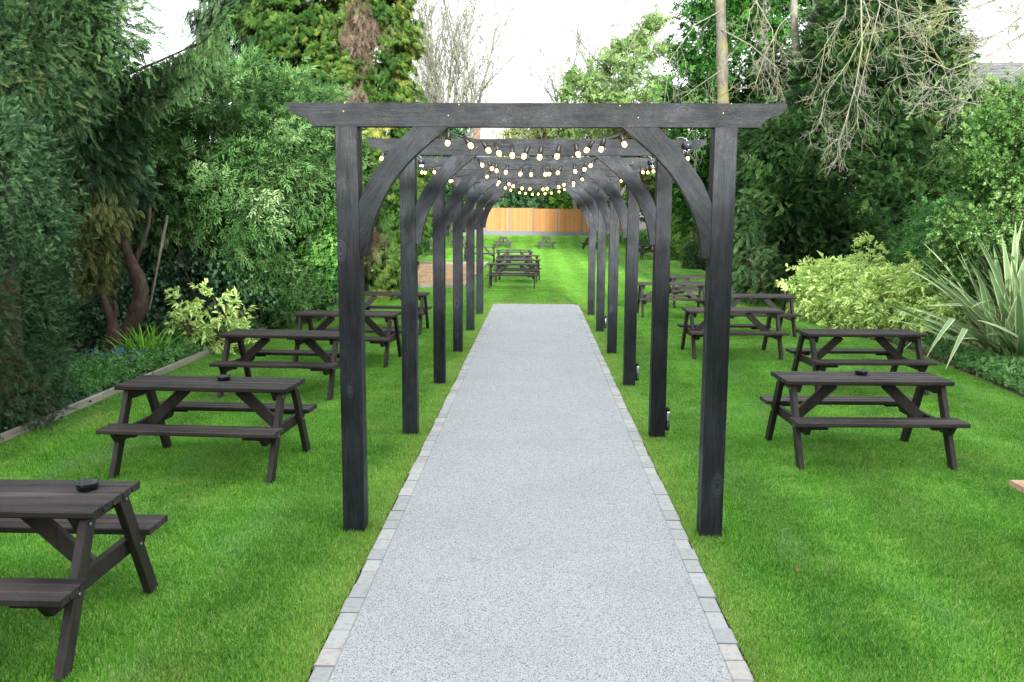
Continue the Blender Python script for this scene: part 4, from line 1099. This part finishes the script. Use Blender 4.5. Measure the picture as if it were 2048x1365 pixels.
# ------------------------------------------------------------ behind the fence
for i, (nm, lab, mat, lb, n, tn) in enumerate([
    ('dark_laurel_tree', 'dark evergreen mass over the left half of the far fence', 'f_dark', [lobe(985, 400, 74, 40, 36, 2), lobe(1040, 395, 74, 42, 30, 2), lobe(1010, 365, 75, 50, 30, 2)], 3400, .45),
    ('dark_laurel_tree', 'dark evergreen behind the middle of the far fence', 'f_dark', [lobe(1085, 400, 75, 38, 24, 2), lobe(1070, 360, 76, 45, 30, 2)], 2200, .35),
    ('far_green_tree', 'fresh green bush over the right half of the far fence', 'f_laurel', [lobe(1165, 395, 74, 32, 24, 1.5), lobe(1130, 408, 73.5, 32, 14, 1.2), lobe(1215, 375, 75, 45, 50, 2)], 2400, .45),
    ('far_olive_tree', 'olive hazel tree under the first beam left of the fresh green one', 'f_hazel', [lobe(1065, 300, 84, 55, 60, 3), lobe(1020, 325, 86, 40, 40, 2.5), lobe(1120, 310, 84, 45, 60, 3)], 3000, .55),
    ('far_fresh_tree', 'fresh light green leafy tree right of the sky gap', 'f_fresh', [lobe(1170, 180, 64, 45, 42, 2.2), lobe(1225, 170, 64, 55, 50, 2.4), lobe(1180, 240, 63, 70, 45, 2.4), lobe(1275, 140, 66, 60, 70, 2.6), lobe(1310, 75, 67, 42, 45, 2.2), lobe(1290, 240, 64, 70, 60, 2.5), lobe(1195, 320, 66, 70, 60, 2.5)], 4600, .5),
    ('far_brown_tree', 'dull brownish tree seen between the right braces', 'f_olive', [lobe(1290, 310, 50, 60, 70, 2), lobe(1340, 360, 48, 55, 70, 2)], 3000, .5)]):
    c = np.mean([l[0] for l in lb], axis=0); t = thing(nm, lab, 'tree', (float(c[0]), float(c[1]), 0))
    crown('crown', t, M[mat], COARSE, lb, n, .55 if i < 4 else .42, 120 + i, clumps=.07, spread=.33, rnd=.6, tint=tn, tvar=.17, depth=.5, gaps=.42 if mat == 'f_fresh' else .1)
    ln = []; r = R_(130 + i); branchy(ln, r, (0, 0, -.1), (0, 0, 1), max(2.5, c[2] * .9), .2, 2, [6, 6], .5, .12, (0, 0, .06), None, .8)
    tube_obj('trunk', ln, M['fartwig'], t)

# bare many-stemmed tree behind the fence
t = thing('bare_tree', 'bare many-stemmed tree against the white sky behind the fence, left of centre', 'bare tree', (-8.1, 80, 0))
ln = []; r = R_(140)
for i in range(9):
    a = (i - 4) / 4.0
    branchy(ln, r, (a * .7 - .3, r.normal(0, .3), -.1), (a * .20 - .035 + r.normal(0, .02), r.normal(0, .12), 1), r.uniform(17, 21.5) - abs(a) * 2.5, .22, 3, [17, 9, 5], .35, .09, (0, 0, .010), (0, 0, .018), .50, 9, .42, .0145, .30)
tube_obj('trunk', ln, M['fartwig'], t, sides=4)
ends = np.array([l[0][-1] for l in ln if l[1][0] < .03]); r2 = R_(141); ends = ends[r2.random(len(ends)) < .35]
scatter('buds', t, M['f_hazel'], COARSE, ends, r2.normal(0, 1, ends.shape), np.full(len(ends), .16), r2.normal(.5, .2, len(ends)), r2)

t = thing('bare_tree', 'hazy bare grey-twigged tree above the light green tree, right of the sky', 'bare tree', (4.2, 70, 0))
ln = []; r = R_(142)
for i in range(6):
    a = (i - 2.5) / 2.5
    branchy(ln, r, (a * .4, 0, -.1), (a * .33 + .03, r.normal(0, .12), 1), r.uniform(12, 15), .2, 3, [12, 7, 4], .42, .14, (0, 0, .03), (0, 0, .03), .7, 8, .45, .013, .4)
tube_obj('trunk', ln, M['fartwig'], t, sides=4)

# ------------------------------------------------------------ right side
# ivy-clad tree and two lichen-covered ash trees with hanging twigs
t = thing('ivy_clad_tree', 'tree thickly clad in green ivy behind the yellow-lichened trunk', 'tree', (8.0, 33.5, 0))
tube_obj('trunk', [([(0, 0, -.1), (.1, 0, 4), (0, .1, 9), (.2, 0, 14)], [.3, .27, .22, .1])], M['greybark'], t)
Y = 33
L = [lobe(1385, 190, Y, 45, 70, 1.2), lobe(1405, 80, Y, 45, 80, 1.3), lobe(1500, 130, Y + 1, 65, 130, 1.5), lobe(1430, -30, Y, 70, 80, 1.5), lobe(1510, -10, Y + 1, 65, 80, 1.5), lobe(1380, 290, Y, 55, 70, 1.3), lobe(1400, 400, Y, 60, 80, 1.3), lobe(1480, 330, Y, 70, 110, 1.3), lobe(1590, 90, Y + 2, 70, 120, 1.5)]
crown('ivy', t, M['f_privet'], COARSE, L, 9000, .30, 151, clumps=.06, spread=.25, rnd=.6, tint=.12, tvar=.2, depth=.4, gaps=.2)

def ash(name, label, base, trunk, limbs, seed, mat, tw, lichen):
    t = thing(name, label, 'bare tree', base); o = np.array(base); ln = []; r = R_(seed); tw_l = []
    for pts, rad in trunk: ln.append((np.array([at(*p) for p in pts]) - o, np.array(rad)))
    tube_obj('trunk', ln, mat, t, sides=12, soft=True)
    for pts, r0, kids in limbs:
        P = np.array([at(*p) for p in pts]) - o; n = len(P); tw_l.append((P, np.linspace(r0 * .62, r0 * .2, n)))
        for q in range(kids):
            f = .12 + .88 * (q + r.random()) / kids; i = min(int(f * (n - 1)), n - 2); b = P[i] + (P[i + 1] - P[i]) * (f * (n - 1) - i); dd = P[i + 1] - P[i]; dd = dd / np.linalg.norm(dd)
            s = np.cross(dd, r.normal(size=3)); s /= np.linalg.norm(s)
            branchy(tw_l, r, b, dd + s * .9, tw * r.uniform(.4, 1.15), r0 * .20, 2, [3, 3], .6, .30, (0, 0, -.26), (0, 0, .46), .8, 8, .62, .0026, .25)
    tube_obj('twigs', tw_l, M['lichtwig'], t, sides=4)
    return t
ash('ash_tree', 'bare tree with yellow lichen on its straight trunk, behind the right beam end', (6.35, 27, 0),
    [([(1466, 590, 27), (1460, 450, 27), (1452, 300, 27), (1446, 200, 27), (1444, 100, 27), (1440, 0, 27), (1437, -120, 27)], [.22, .20, .185, .175, .165, .15, .13])],
    [([(1444, 60, 26.8), (1500, 90, 26), (1560, 140, 25.5), (1540, 190, 25)], .03, 9), ([(1444, 140, 26.9), (1400, 170, 26), (1360, 200, 25.5)], .025, 8), ([(1446, 20, 26.9), (1390, 50, 26), (1340, 120, 25.5), (1330, 190, 25)], .03, 10), ([(1446, 190, 26.8), (1500, 150, 26), (1560, 60, 25)], .025, 9), ([(1440, -60, 26.8), (1500, -20, 26), (1545, 60, 25), (1550, 150, 24.6)], .035, 10),
     ([(1440, -90, 26.8), (1380, -60, 26.5), (1300, 20, 26), (1250, 110, 26)], .035, 10), ([(1446, 215, 26.8), (1400, 240, 26.4), (1370, 280, 26)], .02, 5)], 161, M['lichbark'], 1.15, True)
ash('ash_tree', 'bare pale tree forking above the yew with long hanging lichen twigs', (8.1, 27.0, 0),
    [([(1612, 560, 27), (1609, 400, 27), (1606, 235, 27), (1603, 180, 27), (1612, 110, 27), (1628, 50, 27), (1640, -20, 27), (1650, -120, 27)], [.25, .25, .235, .215, .20, .18, .165, .13]),
     ([(1606, 170, 27), (1592, 90, 26.9), (1588, 20, 26.8), (1586, -70, 26.7)], [.15, .12, .10, .08])],
    [([(1700, -60, 19.5), (1722, 0, 19), (1724, 90, 18.6), (1712, 170, 18.4), (1692, 240, 18.3), (1675, 290, 18.3)], .034, 20),
     ([(1720, -20, 19.4), (1740, 40, 19), (1700, 120, 18.8), (1650, 190, 18.7), (1640, 250, 18.7)], .026, 14),
     ([(1700, -60, 20), (1690, 30, 19.5), (1650, 90, 19.2), (1640, 160, 19)], .024, 12),
     ([(1780, -60, 19.5), (1795, 20, 19), (1800, 90, 18.8), (1795, 150, 18.8)], .022, 9),
     ([(1745, -40, 19.5), (1760, 10, 19), (1740, 90, 18.6), (1715, 200, 18.3), (1715, 260, 18.2)], .024, 14),
     ([(1600, 10, 23), (1560, 50, 22), (1530, 110, 21.5), (1510, 170, 21.2)], .026, 11),
     ([(1640, -30, 23), (1700, -30, 22), (1790, 20, 21), (1880, 50, 20.5), (1930, 70, 20)], .028, 10),
     ([(1588, -30, 23), (1545, -40, 22), (1500, 20, 21.5), (1490, 80, 21)], .024, 9)], 162, M['greybark'], .82, True)

# the big dark yew
t = thing('dark_yew', 'huge dark green yew filling the right side behind the tables', 'yew tree', (8.3, 25.5, 0))
ln = []; r = R_(170)
for i in range(6): branchy(ln, r, (r.normal(0, .4), r.normal(0, .3), -.1), (r.normal(0, .25), r.normal(0, .2), 1), 5.5, .22, 1, [7], .5, .15, (0, 0, .02), None, .9)
tube_obj('trunk', ln, M['yewbark'], t)
Y = 25
YL = [lobe(1700, 350, Y, 150, 150, 2.2), lobe(1730, 200, Y + .3, 130, 120, 2.2), lobe(1760, 90, Y + .6, 110, 110, 2.0), lobe(1800, 20, Y + .8, 75, 90, 1.8), lobe(1560, 430, Y - 1, 88, 110, 1.6), lobe(1540, 310, Y - .4, 70, 85, 1.5), lobe(1620, 300, Y - .4, 90, 80, 1.4), lobe(1640, 480, Y - 1.2, 120, 95, 1.7), lobe(1790, 430, Y - 1, 110, 110, 1.7), lobe(1840, 300, Y, 90, 110, 1.8), lobe(1850, 160, Y + .5, 60, 90, 1.6), lobe(1700, 530, Y - 1.6, 140, 55, 1.4), lobe(1510, 500, Y - 1, 40, 85, 1.0), lobe(1880, 500, Y, 80, 90, 1.5), lobe(1670, 110, Y + .8, 60, 90, 1.5), lobe(1920, 400, Y + .5, 70, 120, 1.5), lobe(1915, 250, Y + .8, 50, 110, 1.2)]
crown('crown', t, M['f_yew'], YEW, YL, 66000, .235, 171, clumps=.035, spread=.19, droop=.4, rnd=.45, depth=.34, rough=.24, tint=.34, tvar=.22, cut=.6)
crown('inner_foliage', t, M['f_yew'], COARSE, [lobe(1700, 330, Y + 1.0, 190, 190, 1.2), lobe(1770, 130, Y + 1.5, 120, 150, 1.0), lobe(1860, 380, Y + 1.2, 110, 170, 1.0)], 9000, .30, 174, clumps=.35, spread=.2, tint=.35, cut=.3)
mass('olive_yew_bough', 'lighter olive-green conifer bough beside the right post, in front of the dark yew', 'shrub', M['f_feather'], YEW, [lobe(1500, 520, 23, 32, 60, .8), lobe(1525, 560, 22.6, 40, 35, .7), lobe(1495, 450, 23.4, 25, 50, .7)], 1800, .22, 172, clumps=.08, spread=.14, tint=.55, droop=.4, tvar=.14)

L = [(np.array([13.2, y, 2.0]), np.array([1.5, 2.6, 2.6])) for y in (12, 15.5, 19, 22.5, 26, 30)]
mass('boundary_hedge', 'dark evergreen boundary hedge behind the hawthorn and yew on the right', 'hedge', M['f_dark'], COARSE, L, 12000, .26, 173, clumps=.08, spread=.24, tint=.35)

# hawthorn at the right edge
L = [lobe(2040, 330, 14.2, 110, 90, .9), lobe(2010, 430, 14.2, 100, 90, .9), lobe(1975, 520, 14.6, 75, 80, .8), lobe(2110, 420, 14, 110, 150, .9), lobe(2080, 560, 14.4, 120, 110, .8), lobe(2110, 250, 14.4, 90, 70, .8), lobe(2050, 225, 15.5, 60, 50, .7), lobe(1985, 280, 15.2, 45, 50, .6), lobe(2010, 200, 15.6, 30, 26, .4)]
mass('hawthorn_shrub', 'light fresh green leafy shrub at the right frame edge behind the flax', 'shrub', M['f_haw'], ROUND, L, 12500, .15, 181, clumps=.05, spread=.12, rnd=.6, tint=.42, tvar=.18, gaps=.18, rough=.22)
mass('dark_green_bush', 'dark green bush between the yew and the light shrub on the right', 'shrub', M['f_ground'], BROAD, [lobe(1905, 480, 17.5, 50, 60, .7), lobe(1870, 520, 18.5, 45, 50, .7), lobe(1930, 560, 17, 70, 60, .7), lobe(1850, 450, 19.5, 25, 35, .5)], 3600, .2, 182, clumps=.07, spread=.13, tint=.2, tvar=.15)
# overhanging budding twigs, top right: a tree standing right of the frame
t = thing('budding_tree', 'budding twigs of a tree hanging in at the top right corner', 'bare tree', (10.6, 16.5, 0)); o = np.array([10.6, 16.5, 0])
ln = [(np.array([(0, 0, -.1), (-.1, 0, 2.5), (-.2, 0, 5.5)]), np.array([.15, .13, .08]))]; r = R_(190); tw = []
for pts in ([(2140, 0, 16.5), (2060, 60, 16), (1980, 110, 15.6), (1900, 140, 15.4), (1850, 120, 15.3)], [(2140, 150, 16.5), (2060, 190, 16), (1980, 215, 15.6), (1910, 200, 15.4), (1880, 170, 15.4)], [(2120, -60, 16.5), (2020, -10, 16), (1940, 20, 15.6), (1870, 30, 15.4)], [(2140, 80, 16.5), (2050, 130, 16), (1990, 170, 15.6), (1940, 160, 15.5)], [(2120, -90, 16.3), (2060, 20, 16), (2010, 60, 15.7), (1950, 90, 15.6)]):
    P = np.array([at(*p) for p in pts]) - o; ln.append((np.array([[-.2, 0, 5.2], (P[0] + [-.2, 0, 5.2]) / 2, P[0]]), np.array([.05, .035, .022]))); tw.append((P, np.linspace(.020, .006, len(P))))
    for q in range(15):
        f = (q + r.random()) / 15; i = min(int(f * (len(P) - 1)), len(P) - 2); b = P[i] + (P[i + 1] - P[i]) * (f * (len(P) - 1) - i); dd = P[i + 1] - P[i]; dd /= np.linalg.norm(dd); s = np.cross(dd, r.normal(size=3)); s /= np.linalg.norm(s)
        branchy(tw, r, b, dd + s * .9, r.uniform(.4, 1.0), .008, 2, [4, 3], .6, .25, (0, 0, -.12), (0, 0, .25), .8, 6, .6, .0035, .2)
tube_obj('trunk', ln, M['greybark'], t, sides=8); tube_obj('twigs', tw, M['lichtwig'], t, sides=4)
ends = np.array([l[0][-1] for l in tw]); ends = ends[r.random(len(ends)) < .22]
scatter('buds', t, M['f_fresh'], BROAD, ends, r.normal(0, 1, ends.shape), np.full(len(ends), .10), r.normal(.75, .15, len(ends)), r)

# large variegated laurel
L = [lobe(1655, 590, 20.2, 55, 50, .8), lobe(1715, 612, 18.8, 75, 56, .9), lobe(1790, 630, 17.4, 80, 58, .8), lobe(1860, 640, 16.8, 65, 60, .7), lobe(1628, 605, 20.8, 32, 34, .5), lobe(1750, 578, 19.6, 90, 32, .8), lobe(1840, 580, 18.2, 75, 38, .7), lobe(1690, 565, 20.4, 50, 28, .6), lobe(1920, 620, 16.8, 60, 60, .7)]
mass('spotted_laurel', 'broad yellow-green variegated laurel beside the right tables', 'shrub', M['f_aucuba'], AUC, L, 6400, .20, 201, clumps=.10, spread=.12, rnd=.6, tint=.48, tvar=.2, depth=.3, rough=.2, gaps=.12)
mass('tall_sprig', 'loose yellowish sprig standing above the variegated laurel', 'plant', M['f_aucuba'], BROAD, [lobe(1735, 498, 19.6, 28, 20, .25), lobe(1715, 525, 19.6, 18, 18, .2)], 150, .16, 202, clumps=.4, spread=.05, tint=.5)
straps('variegated_flax', 'large variegated flax with cream-edged sword leaves at the right edge', 'plant', (7.22, 13.5, .05), 300, (1.25, 2.3), .112, M['f_phorm'], 203, .19, 1.15, bend=.62, seg=9, leanmin=.08, folds=.12)

rng = R_(210)
def rs(a, b): return lambda y: (bound(RB, y) + a, bound(RB, y) + b)
lowcover('geranium_ground_cover', 'light green ground cover at the right bed edge below the flax', 'ground cover', ROUND, M['f_ground'], strip(4200, 8.5, 13.6, rs(.05, 1.9), .22), .13, 211, .62)
lowcover('bed_seedlings', 'sparse low seedlings in the soil before the variegated laurel', 'ground cover', BROAD, M['f_ground'], strip(900, 13.4, 20.0, rs(.02, 1.0), .10), .11, 219, .35)
lowcover('leaf_litter', 'brown leaf litter on the soil of the right bed', 'leaf litter', IVY, M['deadtwig'], strip(2600, 12.0, 20.0, rs(.0, 1.3), .012), .05, 220, .4, up=2.5)
lowcover('ivy_ground_cover', 'low dark green ground cover under the yew along the lawn edge', 'ground cover', IVY, M['f_ivy'], strip(7000, 19.5, 32.0, rs(-.1, 1.6), .16), .09, 212, .62)
mass('laurel_bush', 'glossy light green laurel bush on the far right of the lawn', 'shrub', M['f_laurel'], BROAD, [lobe(1364, 485, 46, 26, 32, .8), lobe(1352, 472, 47, 16, 16, .6), lobe(1378, 468, 46, 14, 14, .5)], 2200, .26, 213, clumps=.1, spread=.13, tint=.5, tvar=.2)
mass('round_dark_shrub', 'rounded dark green shrub in front of the far laurel', 'shrub', M['f_spruce'], YEW, [lobe(1402, 512, 38.5, 32, 26, .7), lobe(1415, 500, 39, 28, 28, .7), lobe(1390, 522, 38.3, 22, 16, .5)], 1900, .2, 214, clumps=.1, spread=.11, tint=.25, tvar=.1)
mass('brown_grass_shrub', 'brownish twiggy bush beside the round dark shrub', 'shrub', M['f_olive'], TASS, [lobe(1412, 472, 40.5, 24, 24, .6)], 500, .3, 215, clumps=.12, spread=.12, tint=.6, dirv=(0, 0, .8))
mass('ivy_on_wall', 'dark ivy hanging over the brick wall on the far right', 'ivy', M['f_dark'], COARSE, [lobe(1345, 415, 58, 30, 22, .6), lobe(1385, 400, 52, 38, 35, .8), lobe(1430, 410, 46, 50, 40, .8), lobe(1310, 420, 64, 26, 20, .6), lobe(1500, 400, 41, 50, 60, .8)], 4200, .28, 216, clumps=.08, spread=.2, tint=.4, droop=.6)
rng = R_(217)
lowcover('low_bed_plants', 'low leafy plants at the foot of the far fence and wall', 'ground cover', ROUND, M['f_ground'], np.stack([rng.uniform(5.2, 8.6, 900), rng.uniform(63, 68.6, 900), .5 + rng.random(900) * .5], 1), .3, 218, .5)

# ================================================================== GRASS
rng = R_(300)
def patch(seed, n, size=.30):
    r = R_(seed); p = np.c_[r.uniform(-size / 2, size / 2, (n, 2)), np.full(n, -.012)]
    h = r.uniform(.019, .036, n); a = r.uniform(0, 2 * PI, n); lean = np.abs(r.normal(.35, .38, n)); w = r.uniform(.0022, .0042, n)
    d = np.c_[np.cos(a) * np.sin(lean), np.sin(a) * np.sin(lean), np.cos(lean)]; s = np.c_[-np.sin(a + r.normal(0, .8, n)), np.cos(a), np.zeros(n)]
    m1 = p + d * (h * .55)[:, None]; tip = m1 + (d + np.c_[np.cos(a), np.sin(a), -.5 * np.ones(n)] * .45) * (h * .5)[:, None]
    V = np.stack([p - s * w[:, None] / 2, p + s * w[:, None] / 2, m1 + s * w[:, None] * .42, m1 - s * w[:, None] * .42, tip], 1).reshape(-1, 3)
    b = np.arange(n)[:, None] * 5
    me = mesh_np('grass_tuft', V, [(b + np.array([[0, 1, 2, 3]])), (b + np.array([[3, 2, 4]]))]); attr(me, 'tint', np.repeat(np.clip(r.normal(.5, .22, n), 0, 1), 5)); me.materials.append(M['blade'])
    return bpy.data.objects.new('grass_tuft', me)
tufts = [patch(301 + i, 2100) for i in range(5)]
pts = []; rots = []; idx = []; scl = []
def ok(x, y): return bound(LB, y) + .08 < x < bound(RB, y) - .06 and not (-5.72 < x < -2.18 and 27.5 < y < 40.85)
for side in (-1, 1, 0):
    y = 2.6
    while y < 68.9:
        st = .30
        for i in range(40):
            x = (-1.118 - .15 - .3 * i) if side == -1 else (1.038 + .15 + .3 * i) if side == 1 else (-.97 + .312 * i)
            if side == 0 and (y < 22.62 or i > 6): break
            if ok(x, y): pts.append((x, y, zf(y) - .0)); rots.append(rng.integers(0, 4) * PI / 2); idx.append(rng.integers(0, 5)); scl.append(rng.uniform(.85, 1.15))
        for xe in ((bound(LB, y) + .13,) if side == -1 else (bound(RB, y) - .12,) if side == 1 else ()):
            pts.append((xe, y, zf(y))); rots.append(rng.integers(0, 4) * PI / 2); idx.append(rng.integers(0, 5)); scl.append(rng.uniform(.85, 1.2))
        y += st
for yk in YK:                                            # uncut tufts left by the mower round each post
    for xp in (XL - .075, XR + .075):
        pts.append((xp, yk + .075, 0)); rots.append(0.0); idx.append(int(rng.integers(0, 5))); scl.append(1.75)
me = bpy.data.meshes.new('lawn_grass'); me.from_pydata(pts, [], [])
for nme, ty, vals in (('rot', 'FLOAT', rots), ('idx', 'INT', idx), ('scl', 'FLOAT', scl)):
    a = me.attributes.new(nme, ty, 'POINT'); a.data.foreach_set('value', np.array(vals, np.int32 if ty == 'INT' else np.float32))
lg = link('lawn_grass', me, M['blade']); tag(lg, 'short mown green grass of the lawn on both sides of the path', 'grass', kind='stuff')
ng = bpy.data.node_groups.new('grass_spread', 'GeometryNodeTree')
ng.interface.new_socket('Geometry', in_out='INPUT', socket_type='NodeSocketGeometry'); ng.interface.new_socket('Geometry', in_out='OUTPUT', socket_type='NodeSocketGeometry')
gi = ng.nodes.new('NodeGroupInput'); go = ng.nodes.new('NodeGroupOutput'); ip = ng.nodes.new('GeometryNodeInstanceOnPoints'); gt = ng.nodes.new('GeometryNodeGeometryToInstance')
m2p = ng.nodes.new('GeometryNodeMeshToPoints')
for o in reversed(tufts):
    oi = ng.nodes.new('GeometryNodeObjectInfo'); oi.inputs['Object'].default_value = o; oi.inputs['As Instance'].default_value = True; ng.links.new(oi.outputs['Geometry'], gt.inputs[0])
def named(n, ty):
    a = ng.nodes.new('GeometryNodeInputNamedAttribute'); a.data_type = ty; a.inputs['Name'].default_value = n; return a.outputs['Attribute']
ng.links.new(gi.outputs[0], m2p.inputs['Mesh']); ng.links.new(m2p.outputs[0], ip.inputs['Points']); ng.links.new(gt.outputs[0], ip.inputs['Instance'])
ip.inputs['Pick Instance'].default_value = True; ng.links.new(named('idx', 'INT'), ip.inputs['Instance Index'])
cx = ng.nodes.new('ShaderNodeCombineXYZ'); ng.links.new(named('rot', 'FLOAT'), cx.inputs[2])
e2r = ng.nodes.new('FunctionNodeEulerToRotation'); ng.links.new(cx.outputs[0], e2r.inputs[0]); ng.links.new(e2r.outputs[0], ip.inputs['Rotation'])
cs = ng.nodes.new('ShaderNodeCombineXYZ'); cs.inputs[0].default_value = 1.02; cs.inputs[1].default_value = 1.02; ng.links.new(named('scl', 'FLOAT'), cs.inputs[2]); ng.links.new(cs.outputs[0], ip.inputs['Scale'])
ng.links.new(ip.outputs[0], go.inputs[0])
md = lg.modifiers.new('spread', 'NODES'); md.node_group = ng

# ================================================================== LIGHT
SUN_EL, SUN_AZ = math.radians(7.6), math.radians(6)
sl = bpy.data.lights.new('sun', 'SUN'); sl.energy = 4.0; sl.angle = math.radians(5); sl.color = (1.0, .975, .94)
so = bpy.data.objects.new('sun', sl); COL.objects.link(so); so.rotation_euler = (PI / 2 - SUN_EL, 0, SUN_AZ); so.location = (0, -10, 20)
w = bpy.data.worlds.new('World'); S.world = w; w.use_nodes = True; nt = w.node_tree; nt.nodes.clear()
out = nt.nodes.new('ShaderNodeOutputWorld'); bg = nt.nodes.new('ShaderNodeBackground'); nt.links.new(bg.outputs[0], out.inputs[0])
sk = nt.nodes.new('ShaderNodeTexSky'); sk.sky_type = 'NISHITA'; sk.sun_disc = False; sk.sun_elevation = SUN_EL; sk.sun_rotation = PI + SUN_AZ
sk.air_density = 1.0; sk.dust_density = 3.0; sk.ozone_density = 1.0
# thin white cloud over the sky
tc = nt.nodes.new('ShaderNodeTexCoord'); cl = noise(nt, mapping(nt, tc.outputs['Generated'], (1, 1, 2.2)), 2.3, 6, .6, dist=.4)
hs = nt.nodes.new('ShaderNodeHueSaturation'); hs.inputs['Saturation'].default_value = .55; nt.links.new(sk.outputs[0], hs.inputs['Color'])
cf = ramp(nt, cl, [(.28, (.55, .55, .55)), (.62, (.95, .95, .95))])
cc = mixc(nt, hs.outputs[0], (6.5, 6.75, 7.0), cf)
nt.links.new(cc, bg.inputs['Color']); bg.inputs['Strength'].default_value = .15

S.view_settings.view_transform = 'Standard'; S.view_settings.look = 'None'; S.view_settings.gamma = 1.0; S.view_settings.use_curve_mapping = False
S.view_settings.exposure = 1.45
c = S.cycles
c.max_bounces = 7; c.diffuse_bounces = 4; c.glossy_bounces = 2; c.transmission_bounces = 3; c.transparent_max_bounces = 4; c.caustics_reflective = False; c.caustics_refractive = False
c.use_denoising = True; c.denoiser = 'OPENIMAGEDENOISE'; c.denoising_input_passes = 'RGB_ALBEDO_NORMAL'; c.denoising_prefilter = 'NONE'
c.sample_clamp_indirect = 6.0; c.use_adaptive_sampling = True; c.adaptive_threshold = .012
S.render.film_transparent = False
